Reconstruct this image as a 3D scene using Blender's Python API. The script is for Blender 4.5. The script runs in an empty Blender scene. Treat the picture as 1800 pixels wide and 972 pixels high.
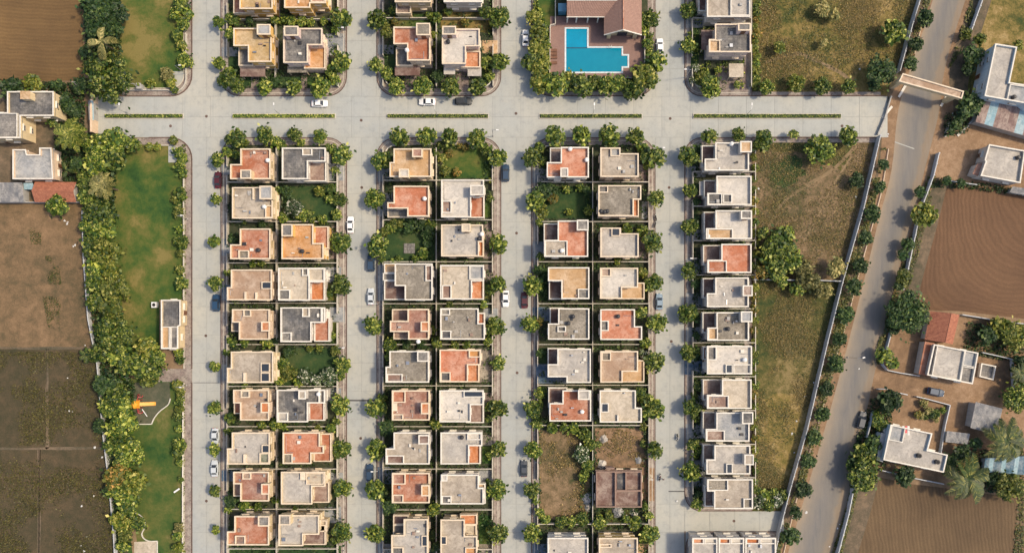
import bpy, math, random
import numpy as np
from mathutils import Vector, Matrix
R = math.radians
random.seed(7); rng = np.random.default_rng(7)
sc = bpy.context.scene; C = sc.collection

# ------------------------------------------------------------------ camera, world, sun, exposure
CX, CY, H, S = 930.0, 570.0, 205.0, 7.0      # point under the camera (photo px), flying height (m), px per metre on the ground
cam_d = bpy.data.cameras.new('camera'); cam = bpy.data.objects.new('camera', cam_d); C.objects.link(cam)
cam.location = (0, 0, H); cam_d.sensor_width = 36; cam_d.lens = 36 * H * S / 1800
cam_d.shift_x = (900 - CX) / 1800; cam_d.shift_y = (CY - 486) / 1800
cam_d.clip_end = 5000; sc.camera = cam
SUN_EL, SUN_AZ = 54.0, 7.0                 # low warm sun from the right, a little from above
w = bpy.data.worlds.new('World'); sc.world = w; w.use_nodes = True
nt = w.node_tree; bg = nt.nodes['Background']
sky = nt.nodes.new('ShaderNodeTexSky'); sky.sky_type = 'NISHITA'; sky.sun_disc = False
sky.sun_elevation = R(SUN_EL); sky.sun_rotation = R(90 - SUN_AZ); sky.dust_density = 3.5; sky.air_density = 1.0; sky.ozone_density = 0.7
nt.links.new(sky.outputs[0], bg.inputs[0]); bg.inputs[1].default_value = 0.13
sd = bpy.data.lights.new('sun', 'SUN'); sd.energy = 2.6; sd.angle = R(5); sd.color = (1.0, 0.82, 0.57)
so = bpy.data.objects.new('sun', sd); C.objects.link(so); so.rotation_euler = (0, R(90 - SUN_EL), R(SUN_AZ)); so.location = (60, 0, 80)
sc.view_settings.view_transform = 'Standard'; sc.view_settings.look = 'None'; sc.view_settings.gamma = 1
sc.view_settings.exposure = 0.36; sc.view_settings.use_curve_mapping = False

def W(px, py, z=0.0):
    f = (H - z) / H
    return ((px - CX) / S * f, (CY - py) / S * f)

# ------------------------------------------------------------------ materials
def newmat(name):
    m = bpy.data.materials.new(name); m.use_nodes = True
    return m, m.node_tree, m.node_tree.nodes['Principled BSDF']
def N(t, typ, **kw):
    n = t.nodes.new(typ)
    for k, v in kw.items(): setattr(n, k, v)
    return n
def lk(t, a, b): t.links.new(a, b)
def coords(t, rnd=True, scale=None):
    tc = N(t, 'ShaderNodeTexCoord'); out = tc.outputs['Object']
    if rnd:
        oi = N(t, 'ShaderNodeObjectInfo'); mu = N(t, 'ShaderNodeMath', operation='MULTIPLY'); mu.inputs[1].default_value = 91.7
        lk(t, oi.outputs['Random'], mu.inputs[0])
        va = N(t, 'ShaderNodeVectorMath', operation='ADD'); lk(t, out, va.inputs[0])
        cb = N(t, 'ShaderNodeCombineXYZ'); lk(t, mu.outputs[0], cb.inputs[0]); lk(t, mu.outputs[0], cb.inputs[1])
        lk(t, cb.outputs[0], va.inputs[1]); out = va.outputs[0]
    if scale:
        vm = N(t, 'ShaderNodeVectorMath', operation='MULTIPLY'); lk(t, out, vm.inputs[0]); vm.inputs[1].default_value = scale; out = vm.outputs[0]
    return out
def noise(t, vec, scale, detail=5, rough=.6, dist=0):
    n = N(t, 'ShaderNodeTexNoise'); n.inputs['Scale'].default_value = scale; n.inputs['Detail'].default_value = detail
    n.inputs['Roughness'].default_value = rough; n.inputs['Distortion'].default_value = dist
    lk(t, vec, n.inputs['Vector']); return n.outputs['Fac']
def ramp(t, fac, stops, interp='LINEAR'):
    r = N(t, 'ShaderNodeValToRGB'); lk(t, fac, r.inputs[0]); r.color_ramp.interpolation = interp
    el = r.color_ramp.elements
    while len(el) < len(stops): el.new(.5)
    for e, (p, c) in zip(el, stops):
        e.position = p; e.color = (c if len(c) == 4 else (*c, 1)) if not isinstance(c, (int, float)) else (c, c, c, 1)
    return r.outputs[0]
def mix(t, fac, a, b, mode='MIX'):
    m = N(t, 'ShaderNodeMix', data_type='RGBA', blend_type=mode)
    if isinstance(fac, (int, float)): m.inputs[0].default_value = fac
    else: lk(t, fac, m.inputs[0])
    for i, v in ((6, a), (7, b)):
        if isinstance(v, tuple): m.inputs[i].default_value = (*v, 1) if len(v) == 3 else v
        else: lk(t, v, m.inputs[i])
    return m.outputs[2]
def bump(t, p, h, strength=.3, dist=.05):
    b = N(t, 'ShaderNodeBump'); b.inputs['Strength'].default_value = strength; b.inputs['Distance'].default_value = dist
    lk(t, h, b.inputs['Height']); lk(t, b.outputs[0], p.inputs['Normal'])
def mul(c, k): return tuple(min(1, v * k) for v in c)

def roof_mat(name, col, stain=.5, tile=0, speck=.25, light=(.62, .56, .47)):
    m, t, p = newmat(name); v = coords(t)
    n1 = noise(t, v, .28, 6, .65, .4); n2 = noise(t, v, 1.7, 7, .75); n3 = noise(t, v, 9, 3, .8)
    c = mix(t, ramp(t, n1, [(.40, 0), (.62, 1)]), mul(col, .80), tuple(a * .62 + b * .38 for a, b in zip(col, light)))
    n4 = noise(t, v, .75, 9, .8, 1.2)
    c = mix(t, ramp(t, n4, [(.40, .8), (.52, 0)]), c, mul(col, .62))
    c = mix(t, ramp(t, n4, [(.54, 0), (.66, .55)]), c, tuple(min(1, a * .9 + .10) for a in col))
    c = mix(t, ramp(t, n2, [(.30, stain), (.46, 0)]), c, mul(col, .35))
    c = mix(t, speck, c, ramp(t, n3, [(.32, .15), (.65, 1.1)]), 'MULTIPLY')
    if tile:
        b = N(t, 'ShaderNodeTexBrick'); lk(t, v, b.inputs['Vector']); b.offset = 0
        b.inputs['Scale'].default_value = tile; b.inputs['Color1'].default_value = (1, 1, 1, 1); b.inputs['Color2'].default_value = (.62, .62, .62, 1)
        b.inputs['Mortar'].default_value = (.45, .45, .45, 1); b.inputs['Mortar Size'].default_value = .02
        b.inputs['Brick Width'].default_value = .5; b.inputs['Row Height'].default_value = .5
        c = mix(t, .75, c, b.outputs['Color'], 'MULTIPLY')
    lk(t, c, p.inputs['Base Color']); p.inputs['Roughness'].default_value = .88
    bump(t, p, n3, .4, .03); return m
def plain_mat(name, col, rough=.8, var=.25, scale=2.0, metal=0, coat=0):
    m, t, p = newmat(name); v = coords(t); n1 = noise(t, v, scale, 5, .65)
    c = mix(t, ramp(t, n1, [(.3, 0), (.7, 1)]), mul(col, 1 - var), mul(col, 1 + var * .5))
    lk(t, c, p.inputs['Base Color']); p.inputs['Roughness'].default_value = rough; p.inputs['Metallic'].default_value = metal
    if coat: p.inputs['Coat Weight'].default_value = coat
    return m
def wall_mat(name, col):
    m, t, p = newmat(name); v = coords(t); vs = coords(t, True, (1, 1, .18))
    n1 = noise(t, vs, 1.6, 6, .7); n2 = noise(t, v, .5, 4)
    c = mix(t, ramp(t, n1, [(.32, .55), (.56, 0)]), col, mul(col, .5))
    c = mix(t, ramp(t, n2, [(.35, 0), (.65, .5)]), c, mul(col, .8))
    lk(t, c, p.inputs['Base Color']); p.inputs['Roughness'].default_value = .85; bump(t, p, noise(t, v, 14, 3), .2, .02); return m

FL = dict(
 terracotta=(.46, .160, .080), coral=(.58, .205, .105), orange=(.62, .31, .11), tan=(.60, .38, .19), peach=(.46, .31, .21),
 beige=(.43, .37, .30), grey=(.28, .27, .26), slate=(.175, .175, .18), white=(.66, .62, .56), pale=(.48, .45, .41),
 brown=(.30, .19, .15), mauve=(.19, .105, .085), rose=(.37, .17, .12), ochre=(.55, .38, .17), rust=(.60, .21, .07), dark=(.10, .10, .11),
 cream=(.58, .50, .39), stone=(.36, .32, .26), green=(.12, .16, .11), bluegrey=(.36, .38, .40))
M = {}
for k, c in FL.items():
    M[k] = roof_mat('roof_' + k, c, stain=.75 if k in ('slate', 'stone', 'grey', 'dark') else .45, tile={'slate': .9, 'stone': 1.3, 'grey': 1.1}.get(k, 0),
                    speck=.45 if k in ('slate', 'stone', 'grey') else .22)
WL = dict(w_cream=(.70, .56, .34), w_white=(.66, .60, .53), w_peach=(.74, .56, .40), w_ochre=(.78, .50, .16), w_pink=(.74, .58, .52), w_grey=(.42, .41, .39),
          w_blue=(.58, .68, .74), w_brick=(.30, .20, .155), w_coping=(.74, .62, .47), w_copingw=(.74, .70, .62))
for k, c in WL.items(): M[k] = wall_mat(k[2:] + '_render', c)
M['glass'] = plain_mat('window_glass', (.035, .045, .06), .12, .1); M['frame'] = plain_mat('window_frame', (.55, .47, .36), .6)
M['wood'] = plain_mat('door_wood', (.16, .07, .035), .5); M['metal'] = plain_mat('galvanised_metal', (.5, .52, .54), .35, .15, 3, .9)
M['white_metal'] = plain_mat('white_metal', (.8, .8, .78), .4); M['black_plastic'] = plain_mat('black_plastic', (.03, .03, .035), .4)
M['white_plastic'] = plain_mat('white_plastic', (.8, .8, .78), .45); M['rubber'] = plain_mat('rubber', (.02, .02, .02), .9)
M['bark'] = plain_mat('bark', (.13, .09, .06), .95, .4, 6); M['kerb'] = plain_mat('kerb_stone', (.13, .085, .07), .9, .5, 1.5)
M['kerb_pale'] = plain_mat('pale_kerb', (.56, .52, .44), .85, .25, 1.5); M['plot_wall'] = wall_mat('plot_wall_render', (.60, .56, .48))
M['precast'] = wall_mat('precast_concrete', (.56, .58, .60)); M['drive_grey'] = roof_mat('driveway_concrete', (.26, .29, .32), .4)
M['drive_brown'] = roof_mat('driveway_pavers', (.27, .20, .18), .5, 1.2); M['drive_blue'] = roof_mat('blue_driveway', (.09, .16, .25), .4)
M['tin_brown'] = roof_mat('rusty_tin', (.30, .20, .18), .8); M['tin_grey'] = roof_mat('weathered_tin', (.22, .23, .25), .8); M['tin_blue'] = roof_mat('blue_tin', (.33, .53, .62), .5)
M['tarp'] = roof_mat('blue_tarpaulin', (.08, .19, .28), .6)
M['slide_yellow'] = plain_mat('yellow_plastic', (.72, .34, .03), .45); M['play_green'] = plain_mat('green_plastic', (.05, .35, .14), .4); M['play_red'] = plain_mat('red_plastic', (.50, .03, .05), .4)
M['skin'] = plain_mat('skin', (.30, .16, .10), .6); M['hair'] = plain_mat('hair', (.02, .015, .012), .6)
M['litter'] = plain_mat('white_scrap', (.62, .62, .60), .6)

def leaf_mat(name, stops, trans=.22, hue=.012):
    m, t, p = newmat(name)
    g = N(t, 'ShaderNodeNewGeometry'); oi = N(t, 'ShaderNodeObjectInfo')
    c = ramp(t, g.outputs['Random Per Island'], stops)
    hs = N(t, 'ShaderNodeHueSaturation'); lk(t, c, hs.inputs['Color'])
    mr = N(t, 'ShaderNodeMapRange'); lk(t, oi.outputs['Random'], mr.inputs[0]); mr.inputs[3].default_value = .5 - hue; mr.inputs[4].default_value = .5 + hue * .5
    lk(t, mr.outputs[0], hs.inputs['Hue'])
    mr2 = N(t, 'ShaderNodeMapRange'); lk(t, oi.outputs['Random'], mr2.inputs[0]); mr2.inputs[3].default_value = 1.3; mr2.inputs[4].default_value = .62
    lk(t, mr2.outputs[0], hs.inputs['Value'])
    lk(t, hs.outputs[0], p.inputs['Base Color']); p.inputs['Roughness'].default_value = .55
    tr = N(t, 'ShaderNodeBsdfTranslucent'); lk(t, hs.outputs[0], tr.inputs[0]); ms = N(t, 'ShaderNodeMixShader'); ms.inputs[0].default_value = trans
    lk(t, p.outputs[0], ms.inputs[1]); lk(t, tr.outputs[0], ms.inputs[2]); lk(t, ms.outputs[0], t.nodes['Material Output'].inputs[0])
    return m
M['leaf'] = leaf_mat('green_leaves', [(0, (.012, .040, .008)), (.4, (.040, .095, .012)), (.66, (.125, .195, .022)), (.86, (.31, .36, .05)), (1, (.56, .56, .16))])
M['leaf_yellow'] = leaf_mat('yellow_green_leaves', [(0, (.025, .06, .008)), (.4, (.085, .13, .014)), (.75, (.22, .25, .03)), (1, (.50, .46, .12))])
M['leaf_dark'] = leaf_mat('dark_leaves', [(0, (.012, .036, .012)), (.5, (.030, .075, .020)), (.85, (.07, .13, .03)), (1, (.18, .24, .06))])
M['leaf_orange'] = leaf_mat('flowering_leaves', [(0, (.03, .06, .01)), (.4, (.09, .12, .02)), (.7, (.22, .19, .03)), (1, (.55, .33, .09))])
M['leaf_white'] = leaf_mat('white_flowered_leaves', [(0, (.015, .045, .012)), (.5, (.05, .10, .03)), (.78, (.16, .21, .08)), (.86, (.65, .66, .50)), (1, (.8, .8, .7))])
M['leaf_pale'] = leaf_mat('pale_dry_leaves', [(0, (.06, .08, .02)), (.4, (.17, .18, .05)), (1, (.55, .47, .18))])
M['palm'] = leaf_mat('palm_leaf', [(0, (.010, .036, .006)), (.6, (.035, .070, .010)), (.9, (.12, .14, .02)), (1, (.46, .40, .10))], .12)
M['dry_grass'] = leaf_mat('dry_grass', [(0, (.05, .055, .015)), (.5, (.14, .11, .03)), (.9, (.28, .21, .06)), (1, (.42, .32, .10))], .15, .02)
M['green_grass'] = leaf_mat('green_grass', [(0, (.02, .045, .010)), (.5, (.055, .075, .014)), (.9, (.14, .14, .03)), (1, (.26, .24, .06))], .15, .02)
M['crop'] = leaf_mat('crop_leaves', [(0, (.04, .045, .012)), (.5, (.095, .088, .02)), (1, (.23, .19, .035))], .15, .02)

def ground_mat(name, stops, s1=.05, s2=.5, contrast=(.35, .65), extra=None, fine=.35, bstr=.6):
    m, t, p = newmat(name); v = coords(t, False)
    a = noise(t, v, s1, 5, .6, .3); b = noise(t, v, s2, 8, .75, .2); f = noise(t, v, 3.1, 6, .8)
    ad = N(t, 'ShaderNodeMath', operation='MULTIPLY_ADD'); lk(t, b, ad.inputs[0]); ad.inputs[1].default_value = .55
    sb = N(t, 'ShaderNodeMath', operation='MULTIPLY'); lk(t, a, sb.inputs[0]); sb.inputs[1].default_value = .45; lk(t, sb.outputs[0], ad.inputs[2])
    c = ramp(t, ad.outputs[0], [(contrast[0] + (contrast[1] - contrast[0]) * q, col) for q, col in stops])
    c = mix(t, fine, c, ramp(t, f, [(.3, .35), (.7, 1.25)]), 'MULTIPLY')
    lk(t, c, p.inputs['Base Color']); p.inputs['Roughness'].default_value = .95; bump(t, p, f, bstr, .12)
    return m
M['earth'] = ground_mat('open_earth', [(0, (.12, .085, .055)), (.5, (.22, .15, .09)), (1, (.32, .22, .13))])
M['soil_field'] = ground_mat('bare_field_soil', [(0, (.06, .065, .028)), (.3, (.125, .09, .046)), (.65, (.20, .13, .068)), (1, (.29, .185, .10))], .03, .35, (.36, .62), fine=.6)
M['crop_soil'] = ground_mat('crop_field_soil', [(0, (.034, .038, .015)), (.5, (.074, .058, .029)), (1, (.13, .088, .047))], .03, .4, fine=.6)
M['lawn'] = ground_mat('lawn_grass', [(0, (.010, .045, .008)), (.3, (.030, .080, .012)), (.55, (.068, .105, .016)), (.8, (.125, .125, .028)), (1, (.20, .165, .05))], .045, .15, (.38, .60), fine=.35, bstr=.4)
M['lawn_dry'] = ground_mat('worn_lawn_grass', [(0, (.014, .060, .010)), (.35, (.045, .090, .015)), (.7, (.10, .115, .025)), (1, (.19, .16, .06))], .06, .17, (.38, .60), fine=.35, bstr=.4)
M['lawn_dark'] = ground_mat('garden_grass', [(0, (.012, .038, .012)), (.5, (.028, .065, .016)), (1, (.08, .095, .03))], .15, .6)
M['scrub'] = ground_mat('dry_scrub', [(0, (.035, .062, .012)), (.3, (.10, .095, .020)), (.55, (.20, .155, .042)), (.8, (.28, .20, .07)), (1, (.38, .28, .12))], .04, .45, (.39, .60), fine=.8, bstr=.9)
M['scrub_brown'] = ground_mat('dry_brown_scrub', [(0, (.045, .065, .02)), (.3, (.11, .09, .04)), (.6, (.20, .14, .075)), (1, (.32, .22, .13))], .045, .45, (.38, .60), fine=.8, bstr=.9)
M['scrub_green'] = ground_mat('green_scrub', [(0, (.020, .050, .012)), (.35, (.065, .075, .018)), (.65, (.135, .115, .034)), (1, (.25, .19, .08))], .04, .45, (.39, .60), fine=.8, bstr=.9)
M['garden'] = ground_mat('garden_soil', [(0, (.018, .035, .014)), (.5, (.045, .055, .028)), (1, (.12, .10, .07))], .2, 1.1)
M['dirt'] = ground_mat('packed_dirt', [(0, (.15, .095, .055)), (.5, (.26, .165, .095)), (1, (.38, .26, .165))], .08, .6)
M['verge'] = ground_mat('roadside_verge', [(0, (.05, .055, .03)), (.5, (.13, .10, .065)), (1, (.24, .17, .11))], .08, .6)
M['lot_soil'] = ground_mat('building_lot_soil', [(0, (.06, .06, .03)), (.35, (.16, .11, .065)), (.7, (.26, .165, .095)), (1, (.36, .25, .16))], .1, .7, (.36, .62))
M['path'] = ground_mat('trodden_path', [(0, (.15, .115, .06)), (.5, (.24, .17, .095)), (1, (.33, .235, .14))], .1, .6)
M['play_mat'] = ground_mat('play_area_ground', [(0, (.045, .06, .035)), (.5, (.075, .085, .05)), (1, (.13, .12, .08))], .1, .8)

def concrete(name, col, rnd=.1):
    m, t, p = newmat(name); v = coords(t)
    tc = N(t, 'ShaderNodeTexCoord'); wv = N(t, 'ShaderNodeNewGeometry').outputs['Position']
    a = noise(t, wv, .055, 4, .55, .3); b = noise(t, wv, .6, 7, .75); f = noise(t, wv, 5, 4, .8); oi = N(t, 'ShaderNodeObjectInfo')
    c = mix(t, ramp(t, a, [(.35, 0), (.65, 1)]), mul(col, .92), (col[0] * 1.12, col[1] * 1.04, col[2] * .93))
    c = mix(t, ramp(t, b, [(.3, .6), (.50, 0)]), c, mul(col, .66))
    g = noise(t, coords(t, False, (1, .06, 1)), .8, 5, .7); c = mix(t, ramp(t, g, [(.42, 0), (.66, .28)]), c, mul(col, .74))
    k = noise(t, wv, .17, 8, .8, 2.5); c = mix(t, ramp(t, k, [(.60, 0), (.68, .35)]), c, (.50, .44, .34))
    c = mix(t, .18, c, ramp(t, f, [(.3, .5), (.7, 1.1)]), 'MULTIPLY')
    c = mix(t, rnd * 3, c, ramp(t, oi.outputs['Random'], [(0, .72), (1, 1.0)]), 'MULTIPLY')
    lk(t, c, p.inputs['Base Color']); p.inputs['Roughness'].default_value = .85; bump(t, p, f, .25, .02); return m
M['concrete'] = concrete('road_concrete', (.40, .425, .42), .03); M['joint'] = plain_mat('joint_filler', (.31, .32, .31), .9)
M['seal'] = plain_mat('tar_joint', (.10, .10, .10), .9)

def pavement_mat():
    m, t, p = newmat('pavement_pavers'); v = coords(t, False)
    b = N(t, 'ShaderNodeTexBrick'); lk(t, v, b.inputs['Vector']); b.inputs['Scale'].default_value = 1.5
    b.inputs['Color1'].default_value = (.34, .27, .24, 1); b.inputs['Color2'].default_value = (.20, .16, .15, 1); b.inputs['Mortar'].default_value = (.10, .08, .07, 1)
    n = noise(t, v, .35, 6, .7); c = mix(t, ramp(t, n, [(.4, 0), (.62, .75)]), b.outputs['Color'], (.40, .36, .31))
    n2 = noise(t, v, 1.3, 6, .8); c = mix(t, ramp(t, n2, [(.32, .8), (.5, 0)]), c, (.07, .06, .045))
    lk(t, c, p.inputs['Base Color']); p.inputs['Roughness'].default_value = .9; bump(t, p, b.outputs['Fac'], .3, .03); return m
M['pavement'] = pavement_mat()
def deck_mat():
    m, t, p = newmat('pool_deck_pavers'); v = coords(t, False)
    b = N(t, 'ShaderNodeTexBrick'); lk(t, v, b.inputs['Vector']); b.inputs['Scale'].default_value = 1.6
    b.inputs['Color1'].default_value = (.27, .165, .14, 1); b.inputs['Color2'].default_value = (.22, .135, .115, 1); b.inputs['Mortar'].default_value = (.14, .09, .08, 1)
    n = noise(t, v, .5, 5, .7); c = mix(t, ramp(t, n, [(.4, 0), (.7, .5)]), b.outputs['Color'], (.30, .19, .16))
    lk(t, c, p.inputs['Base Color']); p.inputs['Roughness'].default_value = .8; return m
M['deck'] = deck_mat()
def plough_mat(name, c1, c2, ang=0.0, period=.85, corner=None, dist=1.2):
    m, t, p = newmat(name); v = coords(t, False)
    mp = N(t, 'ShaderNodeMapping'); mp.inputs['Rotation'].default_value = (0, 0, ang); lk(t, v, mp.inputs[0])
    nl = noise(t, v, .07, 4, .6); big = noise(t, v, .03, 5, .6); f = noise(t, v, 2.2, 6, .8)
    sp = N(t, 'ShaderNodeSeparateXYZ'); lk(t, mp.outputs[0], sp.inputs[0])
    def mm(op, a, b=None, cc=None):
        n = N(t, 'ShaderNodeMath', operation=op)
        for i, q in enumerate((a, b, cc)):
            if q is None: continue
            if isinstance(q, (int, float)): n.inputs[i].default_value = q
            else: lk(t, q, n.inputs[i])
        return n.outputs[0]
    if corner:                                   # furrows turn round the field's lower left corner
        u = mm('MAXIMUM', mm('ADD', sp.outputs[0], -corner[0]), .3); vv = mm('MAXIMUM', mm('ADD', sp.outputs[1], -corner[1]), .3)
        s = mm('DIVIDE', mm('MULTIPLY', u, vv), mm('SQRT', mm('ADD', mm('MULTIPLY', u, u), mm('MULTIPLY', vv, vv))))
    else: s = sp.outputs[1]
    s = mm('ADD', s, mm('MULTIPLY_ADD', noise(t, v, .35, 5, .7), .5, mm('MULTIPLY', nl, dist * 2)))
    wv = mm('SINE', mm('MULTIPLY', s, 6.283 / period)); w2 = mm('SINE', mm('MULTIPLY', s, 6.283 / (period * 3.1)))
    hh = mm('ADD', mm('MULTIPLY', wv, .22), mm('ADD', mm('MULTIPLY', w2, .10), f))
    c = mix(t, ramp(t, big, [(.35, 0), (.65, 1)]), c1, c2)
    c = mix(t, .4, c, ramp(t, mm('MULTIPLY_ADD', wv, .16, mm('MULTIPLY_ADD', w2, .10, mm('MULTIPLY', noise(t, v, .5, 7, .75), 1.0))), [(0, .45), (1, 1.25)]), 'MULTIPLY')
    c = mix(t, .35, c, ramp(t, f, [(.3, .4), (.7, 1.25)]), 'MULTIPLY')
    lk(t, c, p.inputs['Base Color']); p.inputs['Roughness'].default_value = .95; bump(t, p, hh, .7, .12); return m
M['plough_nw'] = plough_mat('ploughed_soil_upper_left', (.12, .072, .030), (.215, .128, .050), .03, .9)
M['plough_e'] = plough_mat('ploughed_soil_right', (.115, .063, .035), (.175, .098, .052), R(3), .8, (92.5, 1.5), 1.6)
M['plough_se'] = plough_mat('ploughed_soil_lower_right', (.095, .062, .034), (.16, .105, .055), R(84), .9)
def water_mat():
    m, t, p = newmat('pool_water'); v = coords(t, False)
    n = noise(t, v, .5, 3); c = mix(t, n, (.0, .19, .31), (.005, .25, .37)); lk(t, c, p.inputs['Base Color'])
    p.inputs['Roughness'].default_value = .08; bump(t, p, noise(t, v, 2.5, 3), .15, .03); return m
M['water'] = water_mat(); 
def asphalt_mat():
    m, t, p = newmat('dusty_asphalt'); uv = N(t, 'ShaderNodeUVMap').outputs[0]; v = coords(t, False)
    sp = N(t, 'ShaderNodeSeparateXYZ'); lk(t, uv, sp.inputs[0])
    n = noise(t, v, .22, 6, .7); f = noise(t, v, 5, 5, .8)
    e = N(t, 'ShaderNodeMath', operation='MULTIPLY_ADD'); lk(t, n, e.inputs[0]); e.inputs[1].default_value = .35; lk(t, sp.outputs[0], e.inputs[2])
    c = ramp(t, e.outputs[0], [(.16, (.32, .25, .175)), (.36, (.22, .195, .165)), (.62, (.155, .152, .15)), (.92, (.18, .165, .145)), (1.0, (.23, .18, .13))])
    vs = coords(t, False, (1, .12, 1)); st = noise(t, vs, .9, 5, .7)
    c = mix(t, ramp(t, st, [(.4, 0), (.65, .35)]), c, (.27, .24, .20))
    c = mix(t, .3, c, ramp(t, f, [(.3, .5), (.7, 1.15)]), 'MULTIPLY')
    lk(t, c, p.inputs['Base Color']); p.inputs['Roughness'].default_value = .85; bump(t, p, f, .3, .02); return m
M['asphalt'] = asphalt_mat()
def tile_mat(name, c1, c2):
    m, t, p = newmat(name); v = coords(t); n = noise(t, v, 1.5, 6, .8); n2 = noise(t, v, 7, 3, .8)
    c = mix(t, ramp(t, n, [(.35, 0), (.65, 1)]), c1, c2); c = mix(t, .5, c, ramp(t, n2, [(.3, .4), (.7, 1.2)]), 'MULTIPLY')
    lk(t, c, p.inputs['Base Color']); p.inputs['Roughness'].default_value = .8; return m
M['clay'] = tile_mat('clay_roof_tiles', (.36, .13, .08), (.50, .22, .14)); M['clay_old'] = tile_mat('old_clay_tiles', (.24, .08, .05), (.46, .19, .11))
M['club_tile'] = tile_mat('clubhouse_tiles', (.29, .175, .14), (.38, .235, .185))
PAINT = {k: plain_mat(k + '_paint', c, .5, .08, 1, 0, .25) for k, c in dict(white=(.82, .83, .84), silver=(.55, .60, .64), black=(.02, .025, .03), navy=(.02, .05, .10), maroon=(.075, .010, .018), bluegrey=(.20, .28, .36), blue=(.015, .055, .12), charcoal=(.05, .06, .075)).items()}
M['lamp_red'] = plain_mat('tail_lamp', (.5, .02, .02), .3); M['lamp_clear'] = plain_mat('head_lamp', (.8, .8, .75), .2)

# ------------------------------------------------------------------ mesh helpers
class MB:
    def __init__(s): s.v = []; s.f = []; s.uv = None
    def quad(s, a, b, c, d):
        n = len(s.v); s.v += [tuple(a), tuple(b), tuple(c), tuple(d)]; s.f.append((n, n + 1, n + 2, n + 3))
    def box(s, x0, y0, z0, x1, y1, z1, bottom=True):
        n = len(s.v); s.v += [(x0, y0, z0), (x1, y0, z0), (x1, y1, z0), (x0, y1, z0), (x0, y0, z1), (x1, y0, z1), (x1, y1, z1), (x0, y1, z1)]
        s.f += [(n + 4, n + 5, n + 6, n + 7), (n, n + 1, n + 5, n + 4), (n + 1, n + 2, n + 6, n + 5), (n + 2, n + 3, n + 7, n + 6), (n + 3, n, n + 4, n + 7)]
        if bottom: s.f.append((n + 3, n + 2, n + 1, n))
        return s
    def prism(s, poly, z0, z1, top=True, bottom=False):
        poly = ccw(poly); n = len(s.v); k = len(poly)
        s.v += [(x, y, z0) for x, y in poly] + [(x, y, z1) for x, y in poly]
        for i in range(k): j = (i + 1) % k; s.f.append((n + i, n + j, n + k + j, n + k + i))
        if top: s.f.append(tuple(range(n + k, n + 2 * k)))
        if bottom: s.f.append(tuple(range(n + k - 1, n - 1, -1)))
        return s
    def ring(s, outer, inner, z0, z1, bottom=False):
        n = len(s.v); k = len(outer)
        for z in (z0, z1):
            s.v += [(x, y, z) for x, y in outer] + [(x, y, z) for x, y in inner]
        for i in range(k):
            j = (i + 1) % k
            s.f += [(n + i, n + j, n + 2 * k + j, n + 2 * k + i), (n + k + j, n + k + i, n + 3 * k + i, n + 3 * k + j), (n + 2 * k + i, n + 2 * k + j, n + 3 * k + j, n + 3 * k + i)]
            if bottom: s.f.append((n + j, n + i, n + k + i, n + k + j))
        return s
    def tube(s, p, q, r0, r1=None, k=6):
        r1 = r0 if r1 is None else r1; p = Vector(p); q = Vector(q); d = (q - p).normalized()
        a = d.orthogonal().normalized(); b = d.cross(a); n = len(s.v)
        for c, r in ((p, r0), (q, r1)):
            for i in range(k):
                t = 2 * math.pi * i / k; s.v.append(tuple(c + a * r * math.cos(t) + b * r * math.sin(t)))
        for i in range(k): j = (i + 1) % k; s.f.append((n + i, n + j, n + k + j, n + k + i))
        s.f += [tuple(range(n + k - 1, n - 1, -1)), tuple(range(n + k, n + 2 * k))]
        return s
    def lathe(s, prof, k=12, cx=0, cy=0):
        n = len(s.v)
        for r, z in prof:
            for i in range(k): t = 2 * math.pi * i / k; s.v.append((cx + r * math.cos(t), cy + r * math.sin(t), z))
        for a in range(len(prof) - 1):
            for i in range(k): j = (i + 1) % k; s.f.append((n + a * k + i, n + a * k + j, n + (a + 1) * k + j, n + (a + 1) * k + i))
        s.f.append(tuple(range(n + (len(prof) - 1) * k, n + len(prof) * k)))
        return s
    def mesh(s, name, mat, off=(0, 0, 0)):
        me = bpy.data.meshes.new(name); ox, oy, oz = off
        me.from_pydata([(x - ox, y - oy, z - oz) for x, y, z in s.v], [], s.f)
        if mat: me.materials.append(M[mat] if isinstance(mat, str) else mat)
        return me
def area(p): return sum(p[i][0] * p[(i + 1) % len(p)][1] - p[(i + 1) % len(p)][0] * p[i][1] for i in range(len(p))) / 2
def ccw(p): return list(p) if area(p) > 0 else list(p)[::-1]
def inset(poly, d):
    poly = ccw(poly); out = []; k = len(poly)
    for i in range(k):
        p0, p1, p2 = Vector(poly[i - 1]), Vector(poly[i]), Vector(poly[(i + 1) % k])
        e1 = (p1 - p0).normalized(); e2 = (p2 - p1).normalized(); n1 = Vector((-e1.y, e1.x)); n2 = Vector((-e2.y, e2.x))
        den = 1 + n1.dot(n2); out.append(tuple(p1 + (n1 + n2) * (d / max(den, .3))))
    return out
def rect(x0, y0, x1, y1): return [(x0, y0), (x1, y0), (x1, y1), (x0, y1)]
def inside(p, poly):
    x, y = p; c = False; j = len(poly) - 1
    for i in range(len(poly)):
        xi, yi = poly[i]; xj, yj = poly[j]
        if (yi > y) != (yj > y) and x < (xj - xi) * (y - yi) / (yj - yi) + xi: c = not c
        j = i
    return c
def link(name, me, parent=None, loc=(0, 0, 0), rz=0, mat=None, kind=None, scale=None):
    o = bpy.data.objects.new(name, me); C.objects.link(o); o.location = loc
    if rz: o.rotation_euler = (0, 0, rz)
    if scale is not None: o.scale = scale if hasattr(scale, '__len__') else (scale,) * 3
    if parent: o.parent = parent
    if mat and me:
        sl = o.material_slots[0]; sl.link = 'OBJECT'; sl.material = M[mat] if isinstance(mat, str) else mat
    if kind: o['kind'] = kind
    return o
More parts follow.
